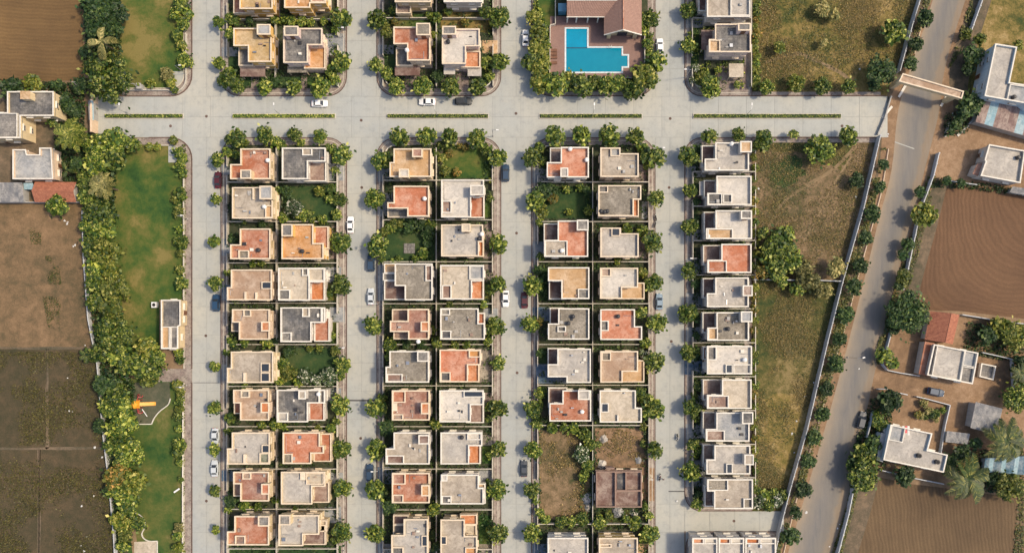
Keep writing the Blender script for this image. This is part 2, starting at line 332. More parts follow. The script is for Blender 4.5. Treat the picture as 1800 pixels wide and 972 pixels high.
def tag(o, label, cat, group=None):
    if len(label.split()) > 16: open('/tmp/long.txt','a').write(label+chr(10))
    o['label'] = label; o['category'] = cat
    if group: o['group'] = group
    return o
def thing(name, label, cat, loc, rz=0, group=None):
    return tag(link(name, None, loc=loc, rz=rz), label, cat, group)
def copy_tree(src, name=None, loc=None, rz=None, scale=None, parent=None):
    c = src.copy(); C.objects.link(c)
    if name: c.name = name
    if loc is not None: c.location = loc
    if rz is not None: c.rotation_euler = (0, 0, rz)
    if scale is not None: c.scale = (scale,) * 3
    if parent: c.parent = parent
    for ch in KIDS.get(src.name, []): copy_tree(ch, parent=c)
    return c
KIDS = {}
def kids(*objs):
    for o in objs:
        KIDS[o.name] = list(o.children)
        kids(*o.children)
ORD = ['first', 'second', 'third', 'fourth', 'fifth', 'sixth', 'seventh', 'eighth', 'ninth', 'tenth', 'eleventh', 'twelfth', 'thirteenth', 'fourteenth', 'fifteenth', 'sixteenth', 'seventeenth', 'eighteenth', 'nineteenth', 'twentieth']
ORD += ['twenty-' + o for o in ORD[:9]] + ['thirtieth'] + ['thirty-' + o for o in ORD[:9]]

# ------------------------------------------------------------------ ground
def sheet(name, pts, z, mat, label=None):
    poly = [W(*p) for p in pts]; mb = MB(); poly = ccw(poly); mb.v = [(x, y, z) for x, y in poly]; mb.f = [tuple(range(len(poly)))]
    o = link(name, mb.mesh(name, mat), kind='structure')
    if label: o['label'] = label
    return o
def blob(pts, n=6, j=3.0):          # a ragged outline through the given points
    out = []; k = len(pts)
    for i in range(k):
        a, b = pts[i], pts[(i + 1) % k]
        for s in range(n): f = s / n; out.append((a[0] * (1 - f) + b[0] * f + random.uniform(-j, j), a[1] * (1 - f) + b[1] * f + random.uniform(-j, j)))
    return out
mb = MB(); mb.quad((-2500, -2500, -.02), (2500, -2500, -.02), (2500, 2500, -.02), (-2500, 2500, -.02)); link('ground', mb.mesh('ground', 'earth'), kind='structure')
sheet('ploughed_field', [(-300, -400), (146, -400), (147, 142), (-300, 146)], .004, 'plough_nw')
sheet('bare_field', [(-300, 356), (160, 356), (172, 500), (172, 612), (-300, 610)], .004, 'soil_field')
sheet('crop_field', [(-300, 612), (176, 614), (200, 780), (228, 972), (232, 1400), (-300, 1400)], .004, 'crop_soil')
sheet('ploughed_field', [(1640, 335), (1690, 328), (2200, 345), (2200, 590), (1800, 560), (1690, 547), (1620, 545), (1595, 520), (1610, 430)], .004, 'plough_e')
sheet('ploughed_field', [(1530, 835), (1600, 850), (1700, 862), (1788, 875), (1780, 1300), (1440, 1300), (1475, 972)], .004, 'plough_se')
for x0, y0, x1, y1 in ((-300, 786, 205, 790), (80, 614, 86, 788), (66, 790, 71, 1300), (-300, 609, 172, 614)):
    sheet('field_bund', blob([(x0, y0), (x1, y0), (x1, y1), (x0, y1)], 12, 1.3), .012, 'verge')
UL = [(150, -400), (1640, -400), (1690, -400), (1617, 0), (1560, 172), (150, 172)]
sheet('scrub_ground', [(1322, -400), (1690, -400), (1617, 0), (1578, 130), (1557, 172), (1322, 172)], .006, 'scrub')
sheet('scrub_ground', [(1322, 240), (1545, 240), (1500, 430), (1483, 492), (1322, 492)], .006, 'scrub_brown')
sheet('scrub_ground', [(1322, 492), (1483, 492), (1440, 660), (1376, 898), (1322, 898)], .006, 'scrub_green')
def trail(name, pts, w, z, mat):
    L, Rr = [], []
    for i, p in enumerate(pts):
        a = Vector(pts[max(0, i - 1)]); b = Vector(pts[min(len(pts) - 1, i + 1)]); d = (b - a).normalized(); n = Vector((-d.y, d.x)) * w / 2
        j = random.uniform(.7, 1.3); L.append((p[0] + n.x * j, p[1] + n.y * j)); Rr.append((p[0] - n.x * j, p[1] - n.y * j))
    sheet(name, L + Rr[::-1], z, mat)
def curve(pts, n=6):
    out = []; q = [pts[0]] + list(pts) + [pts[-1]]
    for i in range(1, len(q) - 2):
        for s in range(n):
            t = s / n; out.append(tuple(.5 * (2 * q[i][k] + (q[i + 1][k] - q[i - 1][k]) * t + (2 * q[i - 1][k] - 5 * q[i][k] + 4 * q[i + 1][k] - q[i + 2][k]) * t * t + (3 * q[i][k] - q[i - 1][k] - 3 * q[i + 1][k] + q[i + 2][k]) * t ** 3) for k in (0, 1)))
    out.append(tuple(pts[-1])); return out
trail('dirt_path', curve([(1500, 262), (1462, 300), (1412, 330), (1372, 362), (1352, 400), (1338, 425)]), 5.5, .013, 'path')
trail('dirt_path', curve([(1497, 275), (1462, 330), (1440, 375), (1412, 425)]), 3.5, .0145, 'path')
trail('dirt_path', curve([(1345, 110), (1400, 95), (1430, 105), (1480, 130), (1500, 150)]), 6, .012, 'path')
for pts, mt in (([(1338, 700), (1400, 690), (1425, 760), (1380, 830), (1335, 800)], 'scrub'), ([(1355, 285), (1400, 275), (1420, 305), (1385, 330), (1358, 320)], 'lawn_dark'), ([(1335, 245), (1480, 245), (1505, 262), (1480, 300), (1430, 270), (1345, 268)], 'scrub_green')):
    sheet('scrub_patch', blob(pts, 7, 5), .009, mt)

# park
sheet('park_lawn', [(150, -400), (334, -400), (334, 160), (205, 160), (195, 90), (170, 60)], .006, 'lawn')
sheet('park_lawn', [(150, 250), (330, 250), (328, 527), (280, 527), (280, 640), (190, 640), (160, 420)], .006, 'lawn')
sheet('park_lawn', [(180, 660), (326, 672), (322, 1300), (240, 1300), (225, 972), (200, 800)], .006, 'lawn_dry')
sheet('play_area', curve([(232, 672), (298, 672)], 1) + curve([(300, 706), (296, 711), (282, 722), (272, 734), (267, 745)]) + [(232, 745)], .012, 'play_mat')
sheet('clubhouse_path', [(262, 648), (338, 648), (338, 671), (258, 671)], .014, 'pavement')
sheet('garden_path', curve([(228, 900), (224, 925), (230, 950), (236, 1000)]) + curve([(246, 1000), (240, 945), (236, 905)]), .012, 'path')
sheet('terrace_paving', [(236, 952), (277, 950), (277, 1010), (236, 1010)], .016, 'cream')
# farmyard dirt on both sides
sheet('farmyard', blob([(-60, 240), (-60, 165), (120, 160), (165, 240), (150, 350), (-60, 352)], 6, 4), .008, 'verge')
sheet('farmyard', blob([(1660, 238), (1720, 205), (1900, 215), (1900, 330), (1690, 325), (1625, 320), (1628, 270)], 6, 4), .012, 'dirt')
sheet('farmyard', blob([(1520, 640), (1560, 600), (1570, 560), (1690, 560), (1900, 600), (1900, 850), (1680, 840), (1540, 830), (1500, 790)], 6, 4), .012, 'dirt')
sheet('verge', blob([(1700, -100), (1900, -100), (1900, 110), (1720, 180), (1680, 140)], 8, 4), .006, 'scrub')

# the asphalt road and its shoulders
LE = [(1760, -400), (1640, 0), (1597, 130), (1578, 200), (1567, 300), (1545, 385), (1517, 500), (1465, 700), (1405, 905), (1385, 972), (1290, 1300)]
RE = [(1830, -400), (1697, 0), (1660, 125), (1650, 200), (1625, 300), (1602, 395), (1573, 500), (1532, 680), (1497, 850), (1462, 972), (1360, 1300)]
def strip_sheet(name, A, B, z, mat):
    mb = MB(); a = curve(A, 4); b = curve(B, 4); n = min(len(a), len(b)); me = None
    for i in range(n): mb.v += [(*W(*a[i]), z), (*W(*b[i]), z)]
    mb.f = [(2 * i, 2 * i + 2, 2 * i + 3, 2 * i + 1) for i in range(n - 1)]
    me = mb.mesh(name, mat); uv = me.uv_layers.new(name='UVMap')
    for l in me.loops: uv.data[l.index].uv = (l.vertex_index % 2, (l.vertex_index // 2) / n)
    return link(name, me, kind='structure')
strip_sheet('road_shoulder', [(x - 26, y) for x, y in LE], [(x + 46, y) for x, y in RE], .008, 'verge')
strip_sheet('road_shoulder', [(x - 14 - (8 if 150 < y < 330 else 0), y) for x, y in LE], [(x + (26 if 190 < y < 330 or 620 < y < 760 else 9), y) for x, y in RE], .020, 'dirt')
strip_sheet('main_road', LE, RE, .026, 'asphalt')
for a, b in (((1573, 250), (1607, 262)),):
    trail('tar_seam', [a, ((a[0] + b[0]) / 2, (a[1] + b[1]) / 2), b], 2.2, .031, 'concrete')

# concrete roads, each slab a piece
def slab_road(name, x0, y0, x1, y1, nx, ny, label):
    base = sheet(name, [(x0, y0), (x1, y0), (x1, y1), (x0, y1)], .030, 'joint'); base['label'] = label
    wx = (x1 - x0) / nx / S; wy = (y1 - y0) / ny / S; g = .035
    mb = MB(); mb.box(-wx / 2 + g, -wy / 2 + g, .03, wx / 2 - g, wy / 2 - g, .07, False); me = mb.mesh('concrete_slab', 'concrete')
    for i in range(nx):
        for j in range(ny):
            cx, cy = W(x0 + (i + .5) * (x1 - x0) / nx, y0 + (j + .5) * (y1 - y0) / ny)
            link('concrete_slab', me, base, (cx, cy, random.uniform(0, .004)))
VR = [(338, 388), (610, 662), (881, 934), (1152, 1203)]
slab_road('main_street', 172, 170, 1560, 242, 28, 2, 'concrete street across the estate with planted strips along its middle')
for i, (a, b) in enumerate(VR):
    slab_road('side_street', a, -122, b, 170, 2, 6, '%s upper side street of concrete slabs' % ORD[i])
    slab_road('side_street', a, 242, b, 1034, 2, 16, '%s lower side street of concrete slabs' % ORD[i])
slab_road('side_street', 1203, 898, 1378, 933, 4, 1, 'short concrete street below the fourth lower block')
for x0, y0, x1, y1 in ((296, 126, 338, 171), (296, 241, 338, 286)):
    sheet('street_corner', [(x0, y0), (x1, y0), (x1, y1), (x0, y1)], .034, 'concrete')
for x, y in ((363, 205), (635, 212), (907, 200), (1178, 209), (636, 330), (908, 410), (1180, 600), (362, 590), (634, 770), (909, 655), (1176, 330), (363, 880), (1290, 915), (1480, 222), (300, 222)):
    link('manhole_cover', MB().lathe([(.36, .07), (.36, .082), (.1, .084)], 14).mesh('manhole_cover', 'kerb'), loc=(*W(x, y), 0), kind='structure')
for x0, y0, x1, y1 in ((612, 702, 661, 705), (1175, 862, 1203, 864), (340, 672, 386, 673)):
    sheet('tar_joint', [(x0, y0), (x1, y0), (x1, y1), (x0, y1)], .078, 'seal')
# ------------------------------------------------------------------ raised blocks: kerb, pavement, garden soil
def rrect(x0, y0, x1, y1, r, corners='NW NE SE SW'):
    pts = []
    for c, cx, cy, a0 in (('NW', x0 + r, y0 + r, 180), ('NE', x1 - r, y0 + r, 270), ('SE', x1 - r, y1 - r, 0), ('SW', x0 + r, y1 - r, 90)):
        if c in corners: pts += [(cx + r * math.cos(R(a0 + k * 15)), cy + r * math.sin(R(a0 + k * 15))) for k in range(7)]
        else: pts.append({'NW': (x0, y0), 'NE': (x1, y0), 'SE': (x1, y1), 'SW': (x0, y1)}[c])
    return pts
BLK = {}
def block(key, name, x0, y0, x1, y1, r, corners, inl=14, inr=15, garden='garden'):
    poly = ccw([W(*p) for p in rrect(x0, y0, x1, y1, r, corners)])
    link('kerb', MB().ring(poly, inset(poly, .22), 0, .20).mesh('kerb', 'kerb'), kind='structure')
    link('pavement', MB().prism(inset(poly, .22), 0, .195).mesh('pavement', 'pavement'), kind='structure')
    k2 = inset(poly, .75); link('pavement_edging', MB().ring(k2, inset(k2, .14), .1, .235).mesh('pavement_edging', 'kerb_pale'), kind='structure')
    g = inset(poly, 1.95); link('garden_ground', MB().prism(g, .1, .215).mesh('garden_ground', garden), kind='structure')
    sheet('street_corner', [(x0, y0), (x1, y0), (x1, y1), (x0, y1)], .066, 'concrete')
    BLK[key] = dict(name=name, r=(x0, y0, x1, y1), g=g)
block('A1', 'upper left block', 388, -122, 610, 170, 34, 'SW SE')
block('A2', 'second upper block', 662, -122, 881, 170, 34, 'SW SE')
block('A3', 'pool block', 934, -122, 1152, 170, 34, 'SW SE')
block('A4', 'fourth upper block', 1203, -122, 1322, 170, 30, 'SW')
block('B1', 'first lower block', 388, 242, 610, 1034, 34, 'NW NE')
block('B2', 'second lower block', 662, 242, 881, 1034, 34, 'NW NE')
block('B3', 'third lower block', 934, 242, 1152, 1034, 34, 'NW NE')
block('B4', 'fourth lower block', 1203, 242, 1322, 898, 30, 'NW SW')
block('B5', 'bottom right block', 1205, 933, 1366, 1034, 26, 'NW')
def pave_strip(x0, y0, x1, y1):
    sheet('pavement', [(x0, y0), (x1, y0), (x1, y1), (x0, y1)], .06, 'pavement')
pave_strip(1322, 162, 1548, 170); pave_strip(1322, 242, 1545, 251)
for x0, y0, x1, y1 in ((1322, 168, 1556, 170), (1322, 241, 1546, 243)):
    a = W(x0, y1); b = W(x1, y0); link('kerb', MB().box(a[0], a[1], 0, b[0], b[1], .2).mesh('kerb', 'kerb'), kind='structure')
# park edge pavements with rounded corners
def edge_band(pts, w, z0, z1, mat, name):
    mb = MB(); P = [Vector(p) for p in pts]; n = len(P); L, Rr = [], []
    for i in range(n):
        d = (P[min(n - 1, i + 1)] - P[max(0, i - 1)]).normalized(); m = Vector((-d.y, d.x)); L.append(P[i] + m * w / 2); Rr.append(P[i] - m * w / 2)
    for z in (z0, z1): mb.v += [(*W(*p), z) for p in L] + [(*W(*p), z) for p in Rr]
    for i in range(n - 1):
        mb.f += [(2 * n + i, 2 * n + i + 1, 3 * n + i + 1, 3 * n + i), (i, i + 1, 2 * n + i + 1, 2 * n + i), (n + i + 1, n + i, 3 * n + i, 3 * n + i + 1)]
    mb.f += [(0, 2 * n, 3 * n, n), (n - 1, 2 * n - 1, 4 * n - 1, 3 * n - 1)]
    return link(name, mb.mesh(name, mat), kind='structure')
def arc(cx, cy, r, a0, a1, k=7): return [(cx + r * math.cos(R(a0 + (a1 - a0) * i / k)), cy + r * math.sin(R(a0 + (a1 - a0) * i / k))) for i in range(k + 1)]
for r0, wd, z, mt, nm in ((31, 12, .14, 'pavement', 'pavement'), (37.5, 2.0, .2, 'kerb', 'kerb'), (24, 1.6, .26, 'kerb_pale', 'pavement_edging')):
    dd = 38 - r0
    edge_band([(338 - dd, -400), (338 - dd, 132)] + arc(300, 132, r0, 0, 90) + [(215, 170 - dd)], wd, .02, z, mt, nm)
    edge_band([(338 - dd, 1300), (338 - dd, 672 if r0 != 31 else 280)] if r0 != 31 else [(338 - dd, 1300), (338 - dd, 280)] + arc(300, 280, r0, 0, -90) + [(240, 242 + dd)], wd, .02, z, mt, nm)
    if r0 != 31: edge_band([(338 - dd, 648), (338 - dd, 280)] + arc(300, 280, r0, 0, -90) + [(262, 242 + dd)], wd, .02, z, mt, nm)

for dx, wd, mt in ((0, 1.6, 'kerb'), (1.8, 1.0, 'w_coping')):
    for pts in ([(1632 + dx, -60), (1622 + dx, 25), (1606 + dx, 95)], [(1560 + dx, 262), (1548 + dx, 335), (1532 + dx, 395), (1506 + dx, 490), (1488 + dx, 560), (1462 + dx, 650), (1441 + dx, 730), (1420 + dx, 800), (1398 + dx, 880), (1380 + dx, 955), (1360 + dx, 1040)]):
        edge_band(curve(pts), wd, .02, .14 - dx * .02, mt, 'verge_kerb')
# lawns inside the blocks
for pts, mt in (([(402, 84), (418, 84), (424, 136), (590, 136), (594, 100), (598, 152), (404, 152)], 'lawn_dark'), ([(676, 94), (692, 94), (700, 140), (676, 140)], 'lawn_dark'), ([(848, 96), (864, 96), (864, 140), (848, 140)], 'lawn_dark'),
    ([(676, 26), (760, 26), (760, 48), (676, 48)], 'lawn_dry'), ([(775, 22), (864, 22), (864, 60), (775, 50)], 'scrub'),
    ([(942, -20), (976, -20), (976, 48), (942, 48)], 'lawn'), ([(1214, 50), (1228, 50), (1228, 125), (1214, 125)], 'lawn_dark'),
    ([(780, 258), (862, 258), (862, 314), (776, 314)], 'lawn'), ([(498, 328), (592, 328), (592, 388), (498, 388)], 'lawn_dark'), ([(498, 612), (592, 612), (592, 676), (498, 676)], 'lawn_dark'),
    ([(674, 386), (764, 386), (764, 460), (674, 460)], 'lawn_dark'), ([(948, 328), (1036, 328), (1036, 384), (948, 384)], 'lawn_dark'),
    ([(947, 756), (1036, 756), (1036, 912), (950, 912)], 'scrub_brown'), ([(1046, 752), (1136, 752), (1136, 822), (1046, 822)], 'lot_soil'), ([(1128, 822), (1150, 822), (1150, 880), (1128, 880)], 'dirt'),
    ([(1048, 895), (1120, 895), (1120, 925), (1048, 925)], 'scrub_green'), ([(842, 905), (864, 905), (864, 955), (842, 955)], 'lawn'), ([(848, 784), (864, 784), (864, 814), (848, 814)], 'lawn'),
    ([(850, 352), (862, 352), (862, 382), (850, 382)], 'lawn'), ([(572, 500), (594, 500), (594, 528), (572, 528)], 'lawn'), ([(578, 566), (594, 566), (594, 602), (578, 602)], 'lawn'),
    ([(944, 470), (962, 470), (962, 528), (944, 528)], 'lawn_dark'), ([(944, 612), (960, 612), (960, 638), (944, 638)], 'lawn_dark'), ([(852, 500), (864, 500), (864, 526), (852, 526)], 'lawn'),
    ([(492, 960), (600, 958), (600, 975), (492, 975)], 'lawn_dark'), ([(402, 960), (486, 960), (486, 975), (402, 975)], 'lawn_dark')):
    sheet('lawn', pts, .222, mt)
# driveways and yards of single houses
for x0, y0, x1, y1, mt in ((390, 84, 418, 100, 'drive_grey'), (442, 128, 456, 160, 'drive_brown'), (573, 60, 606, 98, 'drive_grey'), (530, 128, 540, 160, 'drive_brown'),
    (664, 80, 692, 96, 'drive_grey'), (712, 130, 732, 162, 'drive_brown'), (802, 125, 824, 162, 'drive_brown'), (848, 72, 876, 95, 'tan'),
    (390, 290, 420, 308, 'drive_grey'), (568, 288, 606, 318, 'drive_grey'), (390, 420, 410, 450, 'drive_grey'), (575, 398, 606, 455, 'drive_brown'), (572, 470, 600, 495, 'drive_grey'), (580, 540, 606, 566, 'drive_grey'),
    (390, 500, 408, 528, 'drive_blue'), (390, 640, 408, 668, 'drive_grey'), (573, 682, 600, 705, 'drive_grey'), (575, 830, 604, 850, 'drive_grey'), (390, 826, 412, 845, 'drive_blue'), (572, 890, 600, 918, 'drive_grey'),
    (664, 296, 690, 320, 'drive_grey'), (664, 340, 690, 380, 'drive_grey'), (850, 390, 864, 455, 'drive_brown'), (850, 465, 870, 495, 'drive_brown'), (664, 466, 692, 528, 'drive_grey'), (850, 542, 876, 565, 'drive_grey'), (838, 612, 866, 672, 'stone'),
    (848, 690, 866, 712, 'drive_brown'), (846, 764, 866, 782, 'stone'), (842, 826, 866, 852, 'drive_grey'), (664, 820, 690, 850, 'drive_blue'), (664, 955, 690, 990, 'drive_grey'), (842, 955, 866, 1000, 'stone'),
    (936, 296, 964, 322, 'drive_grey'), (1110, 290, 1148, 322, 'drive_brown'), (1128, 355, 1140, 385, 'drive_grey'), (936, 425, 960, 455, 'drive_grey'), (1116, 415, 1138, 455, 'drive_brown'), (936, 540, 968, 564, 'drive_blue'), (942, 640, 998, 674, 'drive_blue'),
    (936, 955, 968, 1000, 'drive_blue'), (1120, 955, 1140, 1000, 'tan'), (1205, 30, 1240, 50, 'drive_grey'), (1262, 118, 1312, 156, 'drive_brown'),
    (1205, 290, 1240, 312, 'drive_grey'), (1215, 340, 1242, 362, 'drive_brown'), (1205, 404, 1242, 424, 'drive_grey'), (1205, 455, 1240, 482, 'drive_grey'), (1205, 515, 1240, 540, 'drive_grey'), (1205, 575, 1240, 600, 'drive_grey'),
    (1203, 634, 1238, 658, 'drive_blue'), (1205, 694, 1240, 716, 'drive_grey'), (1205, 745, 1240, 772, 'drive_grey'), (1205, 808, 1240, 835, 'drive_grey'), (1205, 842, 1240, 855, 'drive_grey')):
    sheet('driveway', [(x0, y0), (x1, y0), (x1, y1), (x0, y1)], .226 + random.uniform(0, .003), mt)

# ------------------------------------------------------------------ windows and other shared house pieces
def win_meshes():
    f = MB(); f.box(-.72, -.02, -.62, -.60, .09, .62).box(.60, -.02, -.62, .72, .09, .62).box(-.60, -.02, .52, .60, .09, .62).box(-.60, -.02, -.62, .60, .13, -.52).box(-.03, -.02, -.52, .03, .07, .52)
    p = MB(); p.box(-.60, -.02, -.52, .60, .045, .52); s = MB(); s.box(-.85, -.02, .70, .85, .50, .78)
    d = MB(); d.box(-.55, -.02, 0, .55, .08, 2.1); fr = MB(); fr.box(-.66, -.02, 0, -.55, .12, 2.2).box(.55, -.02, 0, .66, .12, 2.2).box(-.55, -.02, 2.1, .55, .12, 2.2)
    return f.mesh('window', 'frame'), p.mesh('pane', 'glass'), s.mesh('sunshade', 'w_coping'), d.mesh('door', 'wood'), fr.mesh('door_frame', 'frame')
WIN, PANE, SHADE, DOOR, DFR = win_meshes()
def ring_mesh(poly, d_out, d_in, z0, z1, name, mat, off): 
    return MB().ring(inset(poly, -d_out), inset(poly, d_in), z0, z1, True).mesh(name, mat, off)
def add_windows(root, off, poly, zs, wallgap=2.6, street=None, skip=lambda x, y: False):
    poly = ccw(poly); k = len(poly); best = None
    for i in range(k):
        a = Vector(poly[i]); b = Vector(poly[(i + 1) % k]); L = (b - a).length
        if L < wallgap: continue
        d = (b - a) / L; nrm = Vector((d.y, -d.x)); ang = math.atan2(nrm.y, nrm.x) - math.pi / 2
        if street and nrm.dot(Vector(street)) > .8 and (best is None or L > best[0]): best = (L, a, b, ang, nrm)
        for z in zs:
            for f in ((.5,) if L < 6 else (.24, .76)):
                p = a + (b - a) * f
                o = link('window', WIN, root, (p.x - off[0], p.y - off[1], z - off[2]), ang)
                link('pane', PANE, o); link('sunshade', SHADE, o, mat=root.get('coping_mat', 'w_coping'))
    if best:
        L, a, b, ang, nrm = best; p = a + (b - a) * .5
        o = link('door', DOOR, root, (p.x - off[0], p.y - off[1], .2), ang); link('door_frame', DFR, o)

ZR = 7.2                                  # parapet top
def outline(x0, y0, x1, y1, notches=''):
    n = {}
    for s in notches.split(';'):
        if s.strip(): q = s.split(); n[q[0]] = (float(q[1]), float(q[2]))
    p = []
    if 'NW' in n: w, h = n['NW']; p += [(x0, y0 + h), (x0 + w, y0 + h), (x0 + w, y0)]
    else: p.append((x0, y0))
    if 'NE' in n: w, h = n['NE']; p += [(x1 - w, y0), (x1 - w, y0 + h), (x1, y0 + h)]
    else: p.append((x1, y0))
    if 'SE' in n: w, h = n['SE']; p += [(x1, y1 - h), (x1 - w, y1 - h), (x1 - w, y1)]
    else: p.append((x1, y1))
    if 'SW' in n: w, h = n['SW']; p += [(x0 + w, y1), (x0 + w, y1 - h), (x0, y1 - h)]
    else: p.append((x0, y1))
    return p
HOUSES = {}; FOOT = []; TANKS = []
WORD = dict(terracotta='terracotta', coral='coral red', orange='orange', tan='tan', peach='dusty peach', beige='beige', grey='grey', slate='dark slate', white='white', pale='pale grey',
            brown='brown', mauve='mauve', rose='dusty rose', ochre='ochre', rust='rust', dark='dark', cream='cream', stone='brown stone', bluegrey='blue grey')
def flat_piece(name, mb_poly, z, mat, root, off, th=.05):
    return link(name, MB().prism(mb_poly, z - th, z).mesh(name, mat, off), root)
def house(key, side, x0, y0, x1, y1, notches, floor, wall, extras, note=''):
    px = outline(x0, y0, x1, y1, notches); poly = ccw([W(x, y, ZR) for x, y in px])
    cx = sum(p[0] for p in poly) / len(poly); cy = sum(p[1] for p in poly) / len(poly); off = (cx, cy, 0)
    lst = HOUSES.setdefault((key, side), [])
    label = '%s%s flat-roofed house, %s from top%s, %s' % (WORD[floor], ' ' + note if note else '', ORD[len(lst)], ' in %s column' % side if side in ('left', 'right') else '', BLK[key]['name'])
    if key == 'B5': label = '%s flat-roofed house, %s from the left in the %s' % (WORD[floor], ORD[len(lst)], BLK[key]['name'])
    root = thing('house', label, 'house', (cx, cy, .0), group='flat-roofed houses of the estate'); lst.append(root)
    cop = 'w_copingw' if wall in ('w_white', 'w_grey') else 'w_coping'; root['coping_mat'] = cop
    body = inset(poly, .38)
    link('wall', MB().prism(body, 0, 6.3, top=False).mesh('wall', wall, off), root)
    link('plinth', ring_mesh(body, .10, .02, 0, .55, 'plinth', 'w_grey', off), root)
    link('floor_band', ring_mesh(body, .12, .02, 3.15, 3.35, 'floor_band', cop, off), root)
    link('roof_slab', MB().prism(inset(poly, .02), 6.28, 6.44, bottom=True).mesh('roof_slab', floor, off), root)
    link('parapet', ring_mesh(poly, .0, .23, 6.44, ZR - .1, 'parapet', wall, off), root)
    link('coping', ring_mesh(poly, .04, .27, ZR - .1, ZR, 'coping', cop, off), root)
    street = {'left': (-1, 0), 'right': (1, 0)}.get(side, (-1, 0) if key in ('A4', 'B4') else (0, 1))
    add_windows(root, off, body, (1.75, 4.9), street=street)
    for e in extras:
        kind, a0, b0, a1, b1, col = e[:6]
        if kind == 'stair':
            q = ccw([W(x, y, 9.0) for x, y in rect(a0, b0, a1, b1)])
            st = link('stair_head', MB().prism(q, 6.44, 8.8, top=False).mesh('stair_head', wall, off), root)
            link('stair_roof', MB().prism(inset(q, .02), 8.72, 8.86, bottom=True).mesh('stair_roof', col, off), st)
            link('coping', ring_mesh(q, .08, .22, 8.86, 9.06, 'coping', cop, off), st)
            dx = (q[0][0] + q[2][0]) / 2; dy = min(p[1] for p in q)
            link('door', DOOR, st, (dx - cx, dy - cy, 6.45), math.pi)
        elif kind == 'court':                 # a walled-off corner of the roof
            q = ccw([W(x, y, 7.0) for x, y in rect(a0, b0, a1, b1)])
            ct = link('roof_court', ring_mesh(q, .0, .24, 6.44, ZR - .12, 'roof_court', cop, off), root)
            link('court_floor', MB().prism(inset(q, .22), 6.45, 6.50).mesh('court_floor', col, off), ct)
        elif kind in ('low', 'slab'):
            zt = 4.0 if kind == 'low' else 3.0
            X0, Y0, X1, Y1 = a0, b0, a1, b1; mx, my = (a0 + a1) / 2, (b0 + b1) / 2
            if inside((a1 + 5, my), px): X1 += 9
            if inside((a0 - 5, my), px): X0 -= 9
            if inside((mx, b1 + 5), px): Y1 += 9
            if inside((mx, b0 - 5), px): Y0 -= 9
            q = ccw([W(x, y, zt) for x, y in rect(X0, Y0, X1, Y1)])
            if kind == 'low':
                tr = link('terrace', MB().prism(inset(q, .1), 0, 3.3, top=False).mesh('terrace', wall, off), root)
                link('terrace_floor', MB().prism(inset(q, .05), 3.28, 3.42, bottom=True).mesh('terrace_floor', col, off), tr)
                link('coping', ring_mesh(q, .0, .24, 3.42, zt, 'coping', cop, off), tr)
                link('floor_band', ring_mesh(q, .09, -.02, 3.0, 3.2, 'floor_band', cop, off), tr)
            else:
                cn = link('canopy', MB().prism(q, 2.78, 2.95, bottom=True).mesh('canopy', col, off), root)
                mb = MB()
                for x, y in inset(q, .25): mb.box(x - .1, y - .1, 0, x + .1, y + .1, 2.78)
                link('canopy_posts', mb.mesh('canopy_posts', cop, off), cn)
        elif kind == 'hatch':
            q = ccw([W(x, y, 7.2) for x, y in rect(a0, b0, a1, b1)])
            ht = link('skylight', ring_mesh(q, .0, .2, 6.44, 7.15, 'skylight', cop, off), root)
            link('pane', MB().prism(inset(q, .18), 6.9, 7.0).mesh('pane', 'glass', off), ht)
        elif kind == 'rail':
            q = ccw([W(x, y, 7.0) for x, y in rect(a0, b0, a1, b1)])
            link('roof_wall', MB().prism(q, 6.44, ZR - .05).mesh('roof_wall', cop, off), root)
    FOOT.append([W(x, y, 0) for x, y in rect(x0, y0, x1, y1)]); FOOT[-1] = ((min(p[0] for p in poly), min(p[1] for p in poly), max(p[0] for p in poly), max(p[1] for p in poly)))
    root['wd'] = WORD[floor]
    ri = inset(poly, .6); i0 = random.randrange(len(ri)); a_ = Vector(ri[i0]); b_ = Vector(ri[(i0 + 1) % len(ri)]); d_ = (b_ - a_).normalized(); m_ = Vector((-d_.y, d_.x))
    l_ = min(4.0, (b_ - a_).length * .7); a2 = a_ + d_ * .3; b2 = a2 + d_ * l_; c2 = b2 + m_ * random.uniform(.6, 2.2)
    link('pipe', MB().tube((*a2, 6.55), (*b2, 6.55), .05, k=5).tube((*b2, 6.55), (*c2, 6.55), .05, k=5).mesh('pipe', 'metal', off), root)
    for q_ in range(random.randint(2, 6)):
        e_ = a_ + d_ * random.uniform(.5, 7) + m_ * random.uniform(.2, 5)
        if inside(tuple(e_), ri): sx, sy = random.uniform(.1, .45), random.uniform(.1, .45); link('roof_box', MB().box(e_.x - sx, e_.y - sy, 6.44, e_.x + sx, e_.y + sy, 6.44 + random.uniform(.2, .6)).mesh('roof_box', random.choice(['w_grey', 'w_copingw', 'black_plastic', 'brown', 'metal']), off), root)
    return root
h = house
# upper left block
h('A1', 'left', 421, -50, 479, 16, '', 'ochre', 'w_ochre', [('low', 410, -12, 438, 24, 'terracotta')])
h('A1', 'left', 410.4, 50, 477, 109, 'SW 25.6 28', 'ochre', 'w_ochre', [('stair', 452, 43.7, 475, 61, 'bluegrey'), ('low', 419, 82, 436, 116, 'grey'), ('slab', 422, 116, 466, 135, 'mauve')])
h('A1', 'right', 499.6, -50, 573, 14, 'SE 28 8', 'orange', 'w_ochre', [('court', 546, -20, 571, 4, 'terracotta')])
h('A1', 'right', 498, 50, 566, 110.6, 'SE 25 31', 'slate', 'w_pink', [('stair', 499.6, 46.8, 524, 63, 'grey'), ('low', 543, 84, 571.6, 121, 'orange'), ('slab', 505, 116, 540, 128, 'stone')])
h('A2', 'left', 694, -60, 757, 4, '', 'beige', 'w_cream', [('low', 696, -8, 722, 24, 'mauve')])
